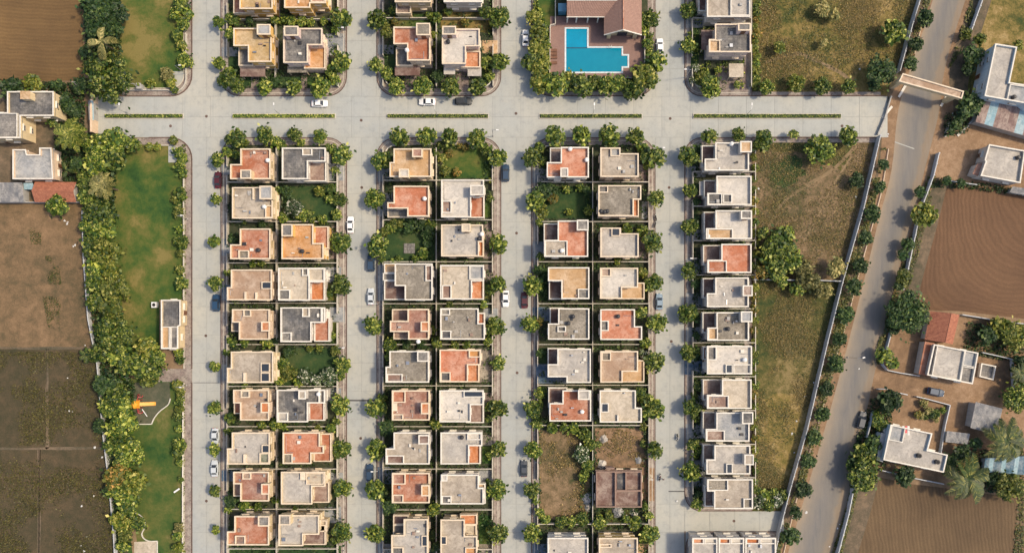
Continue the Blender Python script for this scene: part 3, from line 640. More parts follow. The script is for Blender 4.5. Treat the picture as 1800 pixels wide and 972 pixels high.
h('A2', 'left', 691.7, 47.6, 756, 106.7, 'SW 24 29', 'terracotta', 'w_peach', [('stair', 732, 41.6, 755.5, 62, 'stone'), ('low', 696, 84, 716, 116, 'grey'), ('slab', 694, 116, 738, 133, 'mauve')])
h('A2', 'right', 780, -60, 847, 4, '', 'white', 'w_white', [('court', 800, -10, 845, 2, 'pale')])
h('A2', 'right', 777, 51, 843, 112.6, 'SE 24 31', 'white', 'w_pink', [('stair', 778, 46.8, 801, 61, 'grey'), ('low', 820, 90, 844, 119, 'rust'), ('slab', 780, 117, 800, 131, 'white'), ('slab', 822, 118, 846, 134, 'pale')])
h('A4', 'mid', 1243, -48, 1319, 30, '', 'beige', 'w_white', [('court', 1284, -20, 1318, 28, 'pale'), ('low', 1228, -25, 1245, 20, 'mauve')])
h('A4', 'mid', 1246.4, 42.4, 1320, 92, 'NW 10.8 27', 'slate', 'w_pink', [('stair', 1298, 41.5, 1319, 54, 'grey'), ('court', 1247, 70.7, 1266, 91.5, 'tan'), ('slab', 1233, 53, 1250, 88, 'mauve'), ('slab', 1281.6, 112, 1307, 136, 'cream')])
# first lower block
h('B1', 'left', 404.6, 261.5, 475, 315, 'NW 18 27.5', 'terracotta', 'w_cream', [('stair', 423, 299, 441, 314, 'grey')])
h('B1', 'left', 408, 329.5, 479, 384, '', 'beige', 'w_cream', [('stair', 456.5, 327.5, 477.6, 350, 'bluegrey'), ('court', 466, 361, 479, 383, 'tan'), ('rail', 444, 330, 447, 351, '')])
h('B1', 'left', 404.6, 402, 475, 455.4, 'NW 17 28', 'terracotta', 'w_cream', [('court', 419, 440, 437.5, 455, 'stone')])
h('B1', 'left', 399, 474, 477.6, 527.6, 'NW 7 31', 'peach', 'w_peach', [('hatch', 459.5, 495, 477, 508, 'dark'), ('rail', 430, 513, 433, 527, ''), ('rail', 449, 514, 452, 527, '')], 'long')
h('B1', 'left', 408, 543.6, 473.6, 596.6, 'SW 12 30', 'peach', 'w_peach', [('low', 406.5, 566, 421.5, 582.5, 'grey'), ('court', 427.6, 544, 441, 556.5, 'grey'), ('stair', 459.7, 565.6, 474, 581.6, 'rust')])
h('B1', 'left', 399, 618, 480, 672.5, 'NW 7 28.6', 'beige', 'w_cream', [('hatch', 458, 638, 474, 654, 'green'), ('hatch', 458, 655, 474, 671, 'green'), ('rail', 428, 655, 432, 672, '')])
h('B1', 'left', 410, 685, 472.6, 738.4, 'SW 12 30', 'peach', 'w_peach', [('court', 423, 686.5, 438.7, 699, 'grey'), ('stair', 458.7, 707.5, 473, 725, 'rust'), ('low', 411, 709, 421.7, 727, 'terracotta')])
h('B1', 'left', 399, 760, 474, 815.6, 'NW 8.6 28', 'pale', 'w_cream', [('hatch', 459.7, 781.6, 474, 796, 'dark'), ('court', 456, 796, 473, 814, 'green'), ('rail', 428, 798, 433, 815, '')])
h('B1', 'left', 410, 829, 472.6, 880.4, 'SW 12.3 30', 'rose', 'w_cream', [('court', 426, 830, 441, 842, 'brown'), ('stair', 459.7, 850.5, 473, 868, 'coral'), ('low', 410, 850, 422, 872, 'brown')])
h('B1', 'left', 399, 906.7, 472.6, 957.6, 'NW 13 27', 'terracotta', 'w_cream', [('court', 413, 941, 431, 957, 'brown'), ('stair', 454, 907, 473, 924, 'grey')])
h('B1', 'right', 495.6, 260, 572, 315, 'SE 31 31', 'slate', 'w_white', [('court', 531, 260.5, 548.5, 273.5, 'beige'), ('low', 541, 286, 573, 319, 'brown')])
h('B1', 'right', 495, 394.4, 568.6, 455.4, 'NE 18 33', 'orange', 'w_ochre', [('stair', 495.5, 394.5, 513.7, 415, 'grey'), ('low', 551, 398, 577, 428, 'terracotta')])
h('B1', 'right', 489, 471, 571, 528, 'SE 27 32', 'cream', 'w_white', [('court', 531, 471, 542, 485, 'grey'), ('court', 542, 472, 570, 494, 'cream'), ('low', 546, 497, 570.5, 528, 'rust'), ('court', 489.7, 509, 509.7, 527, 'grey')])
h('B1', 'right', 493, 540.4, 571, 601, 'SE 24 34', 'slate', 'w_white', [('court', 531, 541, 544, 557, 'beige'), ('court', 494, 584, 512.4, 600, 'grey'), ('low', 552, 567, 579, 600, 'terracotta'), ('rail', 564, 541, 568, 566, '')])
h('B1', 'right', 486.5, 685, 571, 741.5, 'SE 30 33', 'slate', 'w_white', [('stair', 525, 687, 537, 701, 'beige'), ('court', 488, 724.5, 506, 740.5, 'pale'), ('low', 543, 710, 570, 739, 'terracotta'), ('rail', 560, 686, 563, 708, '')])
h('B1', 'right', 497, 760, 569, 814.7, 'SE 22 18;NE 7 23', 'coral', 'w_cream', [('court', 497, 797, 514, 814, 'stone'), ('low', 560, 762, 582, 811, 'terracotta')])
h('B1', 'right', 494, 829, 571.5, 885.7, 'SE 23 31', 'pale', 'w_cream', [('rail', 528, 829.5, 537, 843, ''), ('court', 538, 830, 569, 851, 'cream'), ('low', 553, 856, 578, 883, 'brown')])
h('B1', 'right', 489.6, 905, 560.6, 959, 'SE 28 20', 'pale', 'w_cream', [('stair', 491, 905, 510, 922, 'grey'), ('low', 532, 931, 572, 957, 'mauve'), ('low', 560, 914, 574, 934, 'cream')])
# second lower block
h('B2', 'left', 685, 261.5, 758, 311, 'NW 7 24', 'tan', 'w_cream', [('stair', 725, 261.5, 742, 276, 'rose'), ('stair', 701.7, 297.5, 718, 311.5, 'white')])
h('B2', 'left', 681, 327, 754, 380.5, 'NW 11 29;SW 35 14', 'coral', 'w_cream', [('low', 681, 366, 715, 382, 'grey')])
h('B2', 'left', 694, 463.4, 760, 527.5, 'SW 17.6 25', 'stone', 'w_white', [('low', 675, 493, 711.6, 527, 'mauve'), ('low', 673, 480, 694, 493, 'grey'), ('low', 675, 463, 694, 480, 'tan'), ('court', 748, 466, 759.5, 494, 'mauve')])
h('B2', 'left', 685.6, 543, 754, 596.5, 'NW 31 21;SW 32 13.5', 'rose', 'w_peach', [('low', 689, 543.6, 716, 562, 'brown'), ('low', 691.5, 584.5, 717, 596, 'brown'), ('stair', 740, 565.5, 754, 582.4, 'rust')])
h('B2', 'left', 678, 617, 754, 672, 'NW 6.7 27.5', 'stone', 'w_white', [('stair', 733.8, 618, 753, 635, 'grey'), ('court', 680, 657, 707.5, 671, 'brown')])
h('B2', 'left', 689, 686, 755, 738.4, '', 'rose', 'w_cream', [('court', 690, 687, 712.7, 707.5, 'terracotta'), ('court', 690, 727.6, 708.7, 738.4, 'brown'), ('stair', 740.5, 708.4, 754.5, 727, 'rust'), ('rail', 690, 708, 698, 722, '')], 'red-edged')
h('B2', 'left', 678, 760, 755, 815.5, 'NW 14 28', 'beige', 'w_white', [('stair', 736, 764.6, 754, 780, 'mauve'), ('court', 680, 800, 710, 815, 'mauve')])
h('B2', 'left', 689, 831, 755, 883.5, '', 'terracotta', 'w_cream', [('court', 690, 832, 712.7, 851, 'rose'), ('court', 690, 869, 709, 883, 'brown'), ('stair', 741, 852.6, 754.5, 871, 'orange')])
h('B2', 'left', 688, 912, 752, 985, 'NW 21.6 28', 'pale', 'w_cream', [('low', 691, 905, 709, 922, 'mauve'), ('low', 691, 922, 709, 939, 'grey'), ('hatch', 741, 941, 753, 960, ''), ('court', 689, 961, 709, 984, 'slate')])
h('B2', 'right', 775.7, 316, 850.6, 382, 'SE 22.6 36', 'white', 'w_white', [('court', 777, 353, 793.6, 374.6, 'brown'), ('stair', 827, 326, 850, 343, 'pale'), ('low', 829, 348, 851, 383, 'terracotta')])
h('B2', 'right', 775.7, 395, 849, 450.5, 'SE 7 25', 'pale', 'w_cream', [('stair', 812, 394, 826.5, 407, 'cream'), ('low', 842, 425, 850, 451, 'rust')])
h('B2', 'right', 774, 466, 850.6, 526, 'SE 21 32', 'cream', 'w_white', [('court', 777, 501, 793.6, 525, 'brown'), ('court', 825, 467.4, 850, 491, 'bluegrey'), ('low', 830, 494, 850, 526, 'rust')])
h('B2', 'right', 774, 542, 852, 596.5, 'NE 11 26', 'stone', 'w_white', [('court', 775.7, 581, 793, 595.7, 'dark'), ('court', 775, 543, 791, 554, 'grey'), ('low', 841, 550, 852, 568, 'terracotta')], 'tiled')
h('B2', 'right', 773, 614.5, 845, 671.4, 'SE 22.5 30', 'coral', 'w_peach', [('court', 774.4, 653.8, 792, 670, 'slate'), ('court', 824, 615.5, 844, 628, 'orange'), ('low', 823, 643, 842, 671.4, 'rust')])
h('B2', 'right', 772.6, 686, 850, 741.5, 'SE 22.4 30', 'white', 'w_white', [('hatch', 815, 687, 849, 698, 'green'), ('low', 828, 712, 850, 743, 'brown')])
h('B2', 'right', 774.5, 760, 847.6, 815.5, 'SE 23 32', 'pale', 'w_white', [('court', 821.4, 761, 846, 773, 'white'), ('low', 825, 784, 844.5, 815, 'rust')])
h('B2', 'right', 774.5, 834, 850, 885.6, 'NE 8.5 23', 'beige', 'w_white', [('court', 776.6, 871, 793.6, 885, 'dark'), ('stair', 776, 834, 786, 845, 'white'), ('low', 841, 850, 853, 885, 'tan')])
h('B2', 'right', 774.5, 912.8, 838.5, 985, 'NE 21.7 29', 'beige', 'w_cream', [('low', 817.7, 904, 838.5, 922, 'rust'), ('low', 817.7, 922, 837.5, 940.6, 'cream'), ('court', 817.7, 961.6, 838, 984, 'orange'), ('hatch', 775, 942, 785, 957, '')])
# third lower block
h('B3', 'left', 961.5, 258.8, 1035, 312, 'NW 24.6 26.7', 'coral', 'w_white', [('low', 967, 260, 986, 285, 'mauve'), ('stair', 985.6, 295.4, 998.4, 311, 'pale')])
h('B3', 'left', 956.7, 388, 1033.7, 451.3, 'NW 24 34', 'coral', 'w_white', [('low', 956, 393, 980, 420, 'mauve'), ('court', 958, 423, 997.6, 450.5, 'beige'), ('stair', 1014.5, 387, 1034, 404.5, 'grey')])
h('B3', 'left', 963.6, 470, 1035.8, 525.4, 'SW 23.4 31.4', 'tan', 'w_white', [('low', 965, 495, 987, 526, 'mauve'), ('court', 1016, 507.5, 1035.5, 525, 'grey')])
h('B3', 'left', 963.6, 542, 1035.8, 596.5, 'NW 18 26.7', 'stone', 'w_white', [('low', 966.5, 541, 982, 568, 'mauve'), ('court', 980, 573, 995, 583.5, 'slate')], 'stained')
h('B3', 'left', 963, 613, 1038.5, 672.5, 'NW 17 27;SW 33 10', 'pale', 'w_white', [('low', 963, 611.8, 980, 639, 'mauve')])
h('B3', 'left', 966, 686, 1039, 740, 'NW 23 22.5', 'terracotta', 'w_white', [('low', 964, 681, 988, 707, 'mauve'), ('stair', 1016.7, 686, 1036, 702, 'pale')])
h('B3', 'left', 963, 945, 1034, 1000, '', 'pale', 'w_white', [('low', 963, 941, 981, 965, 'mauve')])
h('B3', 'right', 1055.6, 260, 1122.5, 311, 'NE 32 10', 'beige', 'w_peach', [('court', 1073, 260, 1090, 275, 'bluegrey')])
h('B3', 'right', 1052, 326, 1127, 380, 'SE 13 29', 'stone', 'w_peach', [('low', 1114, 352, 1123, 381, 'rust'), ('court', 1052.4, 326.5, 1069, 339, 'slate')])
h('B3', 'right', 1055.6, 400.5, 1122.5, 452, 'NE 31 10', 'pale', 'w_peach', [('hatch', 1075, 400.5, 1090, 415, 'dark')])
h('B3', 'right', 1055, 471, 1121.5, 525, 'SE 28 19.4', 'white', 'w_cream', [('low', 1094, 506, 1133, 525.6, 'tan'), ('court', 1057, 471.4, 1074, 486, 'brown')])
h('B3', 'right', 1055.6, 543.6, 1128.6, 597, 'NE 12.6 30', 'coral', 'w_white', [('court', 1056, 563.6, 1070, 581.5, 'slate')])
h('B3', 'right', 1055.6, 617, 1121.4, 672, 'SE 27 19', 'peach', 'w_cream', [('low', 1094, 642, 1132.6, 671.6, 'tan'), ('court', 1057.8, 619, 1074, 634, 'stone')])
h('B3', 'right', 1054.5, 686, 1128, 742, 'NE 10.4 30.7', 'cream', 'w_white', [('hatch', 1057, 708.4, 1070, 724.5, 'dark'), ('rail', 1085, 729, 1087, 741, '')])
h('B3', 'right', 1053, 945, 1121, 1000, '', 'beige', 'w_ochre', [('court', 1054, 955, 1075, 962, 'cream')])
# fourth lower block
h('B4', 'mid', 1239, 250.8, 1316.5, 300, 'NW 18.7 28.6', 'pale', 'w_white', [('low', 1233.5, 256, 1253, 285, 'mauve'), ('stair', 1301.8, 249, 1321, 267.6, 'tan')])
h('B4', 'mid', 1243.7, 309.6, 1321, 360.5, 'NW 16 30', 'white', 'w_white', [('low', 1237.5, 317, 1259, 339, 'brown'), ('slab', 1229.5, 319, 1238, 343.6, 'white'), ('court', 1244.6, 340, 1269.6, 360, 'slate'), ('court', 1271, 341, 1287, 357, 'grey')])
h('B4', 'mid', 1241.5, 370, 1321.8, 420, 'NW 16.6 31.5', 'white', 'w_white', [('low', 1237.5, 372.5, 1258, 400, 'mauve'), ('stair', 1303, 370.4, 1321, 384.6, 'grey'), ('court', 1244, 402, 1288.4, 419.6, 'tan')], 'tan-cornered')
h('B4', 'mid', 1243.7, 429, 1321, 479.4, 'NW 24.6 27.8', 'coral', 'w_white', [('low', 1236, 431, 1268, 457, 'brown'), ('court', 1244.6, 458, 1277.7, 479, 'terracotta')])
h('B4', 'mid', 1243, 488, 1316, 539.6, 'NW 14.7 27.6', 'pale', 'w_white', [('low', 1235.7, 489, 1258, 515, 'mauve'), ('stair', 1306, 502, 1322.4, 520, 'brown')])
h('B4', 'mid', 1243.7, 549, 1316.5, 598.5, 'NW 16 26.8', 'stone', 'w_white', [('low', 1235, 549, 1259, 576, 'mauve'), ('stair', 1303, 547.7, 1322, 565.6, 'bluegrey'), ('court', 1245, 576, 1262, 597, 'tan')])
h('B4', 'mid', 1243, 608, 1321.8, 657.4, '', 'white', 'w_white', [('low', 1236, 609, 1245, 632, 'coral'), ('court', 1243.7, 609, 1259.7, 633, 'grey'), ('hatch', 1276, 640.5, 1288, 656, ''), ('court', 1289, 640, 1320, 657, 'pale')])
h('B4', 'mid', 1243, 667, 1321, 718, 'NW 26.5 26.7', 'cream', 'w_white', [('low', 1235.7, 667, 1270, 694, 'brown'), ('court', 1244, 695, 1281, 717, 'brown')])
h('B4', 'mid', 1241, 725, 1317.3, 775.4, 'NW 18.6 28.7', 'bluegrey', 'w_white', [('low', 1235.5, 724, 1258, 753, 'brown'), ('court', 1242, 756, 1274, 774.5, 'brown'), ('stair', 1305, 724.5, 1323.5, 744.5, 'slate')])
h('B4', 'mid', 1242, 782.5, 1319, 833, 'NW 14.2 24.7', 'pale', 'w_white', [('low', 1236, 781, 1257, 807, 'brown'), ('hatch', 1277, 814.6, 1288, 832, 'dark'), ('stair', 1309, 799, 1324.4, 816.4, 'beige')], 'scuffed')
h('B4', 'mid', 1243.3, 842, 1323.5, 894, 'SW 12.3 31', 'beige', 'w_white', [('court', 1244, 842.5, 1280, 862, 'stone'), ('court', 1307, 875.7, 1323.5, 893, 'stone'), ('low', 1238.6, 862, 1256, 890, 'mauve')])
for a, b in ((1217, 1261), (1263.5, 1308), (1310.5, 1364)):
    h('B5', 'row', a, 945, b, 1012, '', 'pale', 'w_white', [('court', a + 1, 945.5, a + (b - a) * .46, 955.5, 'rust'), ('court', a + (b - a) * .48, 945.5, b - 1, 955.5, 'white')])

# ------------------------------------------------------------------ plot walls: one connected wall per block
def plot_walls(key, xs, ys, cross, label):
    blk = BLK[key]; a = W(xs[0], ys[0]); root = thing('boundary_wall', label, 'wall', (*W((xs[0] + xs[1]) / 2, (ys[0] + ys[1]) / 2), .2)); off = (root.location.x, root.location.y, 0)
    def seg(x0, y0, x1, y1, hgt=1.5, th=.17):
        p = Vector(W(x0, y0)); q = Vector(W(x1, y1)); L = (q - p).length; n = max(1, round(L / 6.5))
        for i in range(n):
            u = p + (q - p) * i / n; v = p + (q - p) * (i + 1) / n; d = (q - p).normalized() * .02
            if abs(p.x - q.x) < .01: b = (u.x - th / 2, min(u.y, v.y) + .02, u.x + th / 2, max(u.y, v.y) - .02)
            else: b = (min(u.x, v.x) + .12, u.y - th / 2, max(u.x, v.x) - .12, u.y + th / 2)
            link('wall_panel', MB().box(b[0], b[1], .2, b[2], b[3], .2 + hgt + random.uniform(-.02, .02)).mesh('wall_panel', 'plot_wall', (off[0], off[1], .2)), root)
    bx0, by0, bx1, by1 = blk['r']; top = key[0] == 'B'; rr = 34 if key not in ('A4', 'B4') else 30
    for cx_, cy_, a0 in (((bx0 + rr, by0 + rr, 180), (bx1 - rr, by0 + rr, 270)) if top else ((bx0 + rr, by1 - rr, 90), (bx1 - rr, by1 - rr, 0)))[:1 if key in ('A4', 'B4') else 2]:
        for k in range(6):
            A = [Vector(W(cx_ + (rr - 15) * math.cos(R(a0 + q * 15)), cy_ + (rr - 15) * math.sin(R(a0 + q * 15)))) for q in (k, k + 1)]; l = (A[1] - A[0]).length; d = A[1] - A[0]
            link('wall_panel', MB().box(0, -.11, 0, l, .11, .75).mesh('wall_panel', 'w_copingw'), root, (A[0].x - off[0], A[0].y - off[1], 0), math.atan2(d.y, d.x))
    x0, x1 = xs; y0, y1 = ys
    for x in cross['v']: seg(x, y0, x, y1)
    for x, side in ((x0, -1), (x1, 1)):
        yy = [y0] + cross['h'] + [y1]
        for a_, b_ in zip(yy[:-1], yy[1:]):
            if b_ - a_ < 30: continue
            g = a_ + (b_ - a_) * (.55 if side < 0 else .25)
            seg(x, a_, x, g); seg(x, g + 16, x, b_) if b_ - g > 24 else None
    mids = [x0] + cross['v'] + [x1]
    for y in cross['h']:
        for a_, b_ in zip(mids[:-1], mids[1:]): seg(a_, y, b_, y)
plot_walls('B1', (403, 595), (262, 1000), dict(v=[489], h=[322, 391, 463, 533, 605, 678, 748, 822, 892, 961]), 'low pale plot walls dividing the gardens of the first lower block')
plot_walls('B2', (675, 866), (262, 1000), dict(v=[768], h=[319, 388, 461, 534, 605, 677, 748, 822, 893, 962]), 'low pale plot walls dividing the gardens of the second lower block')
plot_walls('B3', (945, 1139), (262, 1000), dict(v=[1041], h=[322, 391, 461, 534, 605, 676, 746, 918]), 'low pale plot walls dividing the gardens of the third lower block')
plot_walls('B4', (1216, 1325), (262, 890), dict(v=[], h=[304, 364, 424, 484, 543, 602, 661, 720, 779, 837]), 'low pale plot walls between the houses of the fourth lower block')
plot_walls('A1', (403, 596), (-60, 155), dict(v=[487], h=[38]), 'low pale plot walls around the gardens of the upper left block')
plot_walls('A2', (675, 867), (-60, 155), dict(v=[768], h=[36]), 'low pale plot walls around the gardens of the second upper block')
plot_walls('A4', (1215, 1318), (-60, 156), dict(v=[], h=[36]), 'low pale plot wall around the white houses of the fourth upper block')
# ------------------------------------------------------------------ clubhouse with pool
def tile_slope(name, e0, e1, r0, r1, mat, parent, off, tw=.34, th=.36):
    """rows of separate tiles laid between the eave e0-e1 and the ridge r0-r1"""
    e0, e1, r0, r1 = map(Vector, (e0, e1, r0, r1)); nx = max(2, int((e1 - e0).length / tw)); ny = max(2, int((r0 - e0).length / th)); mb = MB()
    nrm = (e1 - e0).cross(r0 - e0).normalized()
    if nrm.z < 0: nrm = -nrm
    P = lambda u, v: (e0 + (e1 - e0) * u) * (1 - v) + (r0 + (r1 - r0) * u) * v
    for j in range(ny):
        for i in range(nx):
            u0, u1 = i / nx, (i + 1) / nx; um = (u0 + u1) / 2; v0, v1 = j / ny - .02, (j + 1) / ny
            lift = .045 + random.uniform(0, .012); n = len(mb.v)
            a, b, c = P(u0, v0) + nrm * lift * .3, P(um, v0) + nrm * (lift + .05), P(u1, v0) + nrm * lift * .3
            d, e, f = P(u0, v1), P(um, v1) + nrm * .04, P(u1, v1)
            mb.v += [tuple(q) for q in (a, b, c, d, e, f)]; mb.f += [(n, n + 1, n + 4, n + 3), (n + 1, n + 2, n + 5, n + 4)]
    return link(name, mb.mesh(name, mat, off), parent, kind='stuff')
def deck():
    for r in ((967, 30, 994, 138), (994, 30, 1130, 51), (1033, 51, 1130, 84.5), (1093.5, 84.5, 1130, 98), (1104, 98, 1130, 119), (1093.5, 119, 1130, 138), (994, 128.5, 1093.5, 138)):
        a = W(r[0], r[3]); b = W(r[2], r[1]); link('pool_deck', MB().box(a[0], a[1], .1, b[0], b[1], .32).mesh('pool_deck', 'deck'), kind='structure')
deck()
pool_px = [(994, 51), (1033, 51), (1033, 84.5), (1093.5, 84.5), (1093.5, 98), (1104, 98), (1104, 119), (1093.5, 119), (1093.5, 128.5), (994, 128.5)]
pp = ccw([W(*p) for p in pool_px]); pc = W(1044, 95)
pool = thing('swimming_pool', 'L-shaped blue swimming pool with a pale rim on the brown deck', 'swimming pool', (*pc, .1)); off = (*pc, .1)
link('pool_wall', MB().ring(pp, inset(pp, .12), .1, .26).mesh('pool_wall', plain_mat('pool_tile', (.03, .20, .32), .3), off), pool)
link('coping', MB().ring(inset(pp, -.22), inset(pp, .16), .26, .36, True).mesh('coping', plain_mat('pool_coping', (.62, .70, .74), .6), off), pool)
wi = [W(*p) for p in [(994, 85), (1093.5, 85), (1093.5, 98), (1104, 98), (1104, 119), (1093.5, 119), (1093.5, 128.5), (994, 128.5)]]
link('water', MB().prism(wi, .12, .22).mesh('water', 'water', off), pool)
ws = plain_mat('shallow_water', (.0, .26, .44), .1, .12, .6)
link('water', MB().prism([W(*p) for p in [(994, 51), (1033, 51), (1033, 84), (994, 84)]], .12, .225).mesh('shallow_water', ws, off), pool)
a, b = W(994, 86.4), W(1033, 84); link('pool_step', MB().box(a[0], a[1], .12, b[0], b[1], .235).mesh('pool_step', plain_mat('step_tile', (.01, .10, .17), .3), off), pool)
ld = thing('pool_ladder', 'small steel ladder over the upper rim of the swimming pool', 'ladder', (*W(1072, 84), .3))
for s in (-.3, .3):
    link('rail', MB().tube((s, .3, 0), (s, .25, .8), .03).tube((s, .25, .8), (s, -.3, .8), .03).tube((s, -.3, .8), (s, -.4, -.15), .03).mesh('rail', 'metal'), ld)
# deck chairs
def lounger():
    r = thing('sun_lounger', 'x', 'sun lounger', (0, 0, 0), group='dark loungers beside the pool')
    link('seat', MB().box(-.35, -.9, .30, .35, .35, .38).mesh('seat', 'wood'), r)
    bk = MB(); bk.quad((-.35, .35, .38), (.35, .35, .38), (.35, .92, .75), (-.35, .92, .75)); bk.quad((-.35, .92, .69), (.35, .92, .69), (.35, .35, .32), (-.35, .35, .32)); link('backrest', bk.mesh('backrest', 'wood'), r)
    lg = MB().box(-.03, -.03, 0, .03, .03, .3).mesh('leg', 'wood')
    for x in (-.3, .3):
        for y in (-.8, .3): link('leg', lg, r, (x, y, 0))
    return r
lo = lounger(); kids(lo)
for i, y in enumerate((90.5, 96.5, 102.5, 112)):
    o = lo if i == 0 else copy_tree(lo); x, yy = W(973, y); o.location = (x, yy, .32); o.rotation_euler = (0, 0, R(90)); o['label'] = 'dark wooden sun lounger left of the pool, %s from the top of four' % ORD[i]

def wall_poly(px, z): return ccw([W(x, y, z) for x, y in px])
cc = W(1080, 0); off = (*cc, 0)
club = thing('clubhouse', 'tiled gable-roofed clubhouse with cream gable trim above the swimming pool', 'clubhouse', (*cc, 0))
ZE, ZG = 4.6, 7.6
def c3(x, y, z): return (*W(x, y, z), z)
xr = 1095.5
tile_slope('roof_tiles', c3(1062.6, 61, ZE), c3(1062.6, -110, ZE), c3(xr, 52, ZG), c3(xr, -110, ZG), 'club_tile', club, off)
tile_slope('roof_tiles', c3(1127, 61, ZE), c3(1127, -110, ZE), c3(xr, 52, ZG), c3(xr, -110, ZG), 'club_tile', club, off)
tile_slope('roof_tiles', c3(996.5, 30, ZE), c3(1066, 30, ZE), c3(996.5, 1, 6.6), c3(1085, 1, 6.6), 'club_tile', club, off)
tile_slope('roof_tiles', c3(996.5, -30, ZE), c3(1066, -30, ZE), c3(996.5, 1, 6.6), c3(1085, 1, 6.6), 'club_tile', club, off)
link('ridge_cap', MB().tube(c3(xr, 52, ZG + .05), c3(xr, -110, ZG + .05), .14).mesh('ridge_cap', 'roof_' if 0 else 'coral', off), club)
link('ridge_cap', MB().tube(c3(996.5, 1, 6.66), c3(1085, 1, 6.66), .14).mesh('ridge_cap', 'w_copingw', off), club)
for q in ((c3(1062, 62, ZE), c3(xr, 53, ZG)), (c3(1127.5, 62, ZE), c3(xr, 53, ZG))):
    link('gable_trim', MB().tube(q[0], q[1], .17, k=4).mesh('gable_trim', 'w_copingw', off), club)
link('eave_trim', MB().tube(c3(996, 30.5, ZE), c3(1062.6, 30.5, ZE), .13, k=4).mesh('eave_trim', 'w_copingw', off), club)
wp = wall_poly([(1066, 52), (1123, 52), (1123, -110), (1066, -110)], ZE)
link('wall', MB().prism(wp, .2, ZE - .05).mesh('wall', 'w_cream', off), club)
wp2 = wall_poly([(999, 14), (1066, 14), (1066, -24), (999, -24)], ZE)
link('wall', MB().prism(wp2, .2, ZE - .1).mesh('wall', 'w_cream', off), club)
gy = W(0, 52, ZE)[1]; gx0, gx1 = W(1066, 0, ZE)[0], W(1123, 0, ZE)[0]
g = MB(); g.v = [(gx0, gy, ZE - .05), (gx1, gy, ZE - .05), ((gx0 + gx1) / 2, gy, ZG - .35), (gx0, gy - .2, ZE - .05), (gx1, gy - .2, ZE - .05), ((gx0 + gx1) / 2, gy - .2, ZG - .35)]; g.f = [(3, 4, 5), (0, 2, 1), (0, 1, 4, 3)]
link('gable_wall', g.mesh('gable_wall', 'wood', off), club)  # dark wood colour stands in for shade on the gable end
pil = MB().box(-.45, -.3, 0, .45, .3, ZE - .3).mesh('pillar', 'w_cream')
for x in (1071, 1117): link('pillar', pil, club, (W(x, 0, 3)[0] - cc[0], W(0, 60, 3)[1] - cc[1], .3))
pil2 = MB().box(-.16, -.16, 0, .16, .16, ZE - .2).mesh('column', 'w_copingw')
for x in (998, 1014, 1034, 1052): link('column', pil2, club, (W(x, 0, 4)[0] - cc[0], W(0, 30, 4)[1] - cc[1], .3))
dn = MB().box(-1.2, -.05, 0, 1.2, .06, 2.3).mesh('door', 'glass')
for x in (1094,): link('door', dn, club, (W(x, 0, 2)[0] - cc[0], gy - cc[1] - .06, .3))
for x in (1010, 1030, 1050): link('window', dn, club, (W(x, 0, 2)[0] - cc[0], W(0, 14, ZE)[1] - cc[1] - .06, .3))
tn = thing('water_tank', 'square blue tank shelter at the left end of the clubhouse', 'tank', (*W(988, 24), .3)); a = W(982, 20, 3); b = W(995, 7, 3)
link('tank', MB().box(a[0] - tn.location.x, a[1] - tn.location.y, 0, b[0] - tn.location.x, b[1] - tn.location.y, 2.6).mesh('tank', plain_mat('tank_blue', (.06, .24, .38), .5)), tn)
link('lid', MB().box(a[0] - tn.location.x - .1, a[1] - tn.location.y - .1, 2.6, b[0] - tn.location.x + .1, b[1] - tn.location.y + .1, 2.7).mesh('lid', plain_mat('tank_lid', (.12, .30, .42), .5)), tn)
def low_wall(label, pts, hgt, th, mat, zb=.2, panel=3.0, posts=None, name='garden_wall', cat='wall', group=None):
    P = [Vector(W(*p)) for p in pts]; c = sum(P, Vector((0, 0))) / len(P); root = thing(name, label, cat, (c.x, c.y, zb), group=group)
    for a, b in zip(P[:-1], P[1:]):
        L = (b - a).length; n = max(1, round(L / panel)); l = L / n; ang = math.atan2((b - a).y, (b - a).x)
        pm = MB().box(.015, -th / 2, 0, l - .015, th / 2, hgt).mesh('wall_panel', mat)
        po = MB().box(-.14, -th / 2 - .06, 0, .14, th / 2 + .06, hgt + .12).mesh('post', mat) if posts else None
        for i in range(n):
            q = a + (b - a) * i / n - c; link('wall_panel', pm, root, (q.x, q.y, random.uniform(-.03, 0)), ang)
            if posts: link('post', po, root, (q.x, q.y, 0), ang)
    return root
low_wall('low cream wall around the three open sides of the pool deck', [(976, 3), (976, 46), (967, 48), (966, 140), (1132, 140), (1132, 60)], 1.3, .2, 'plot_wall', .2)

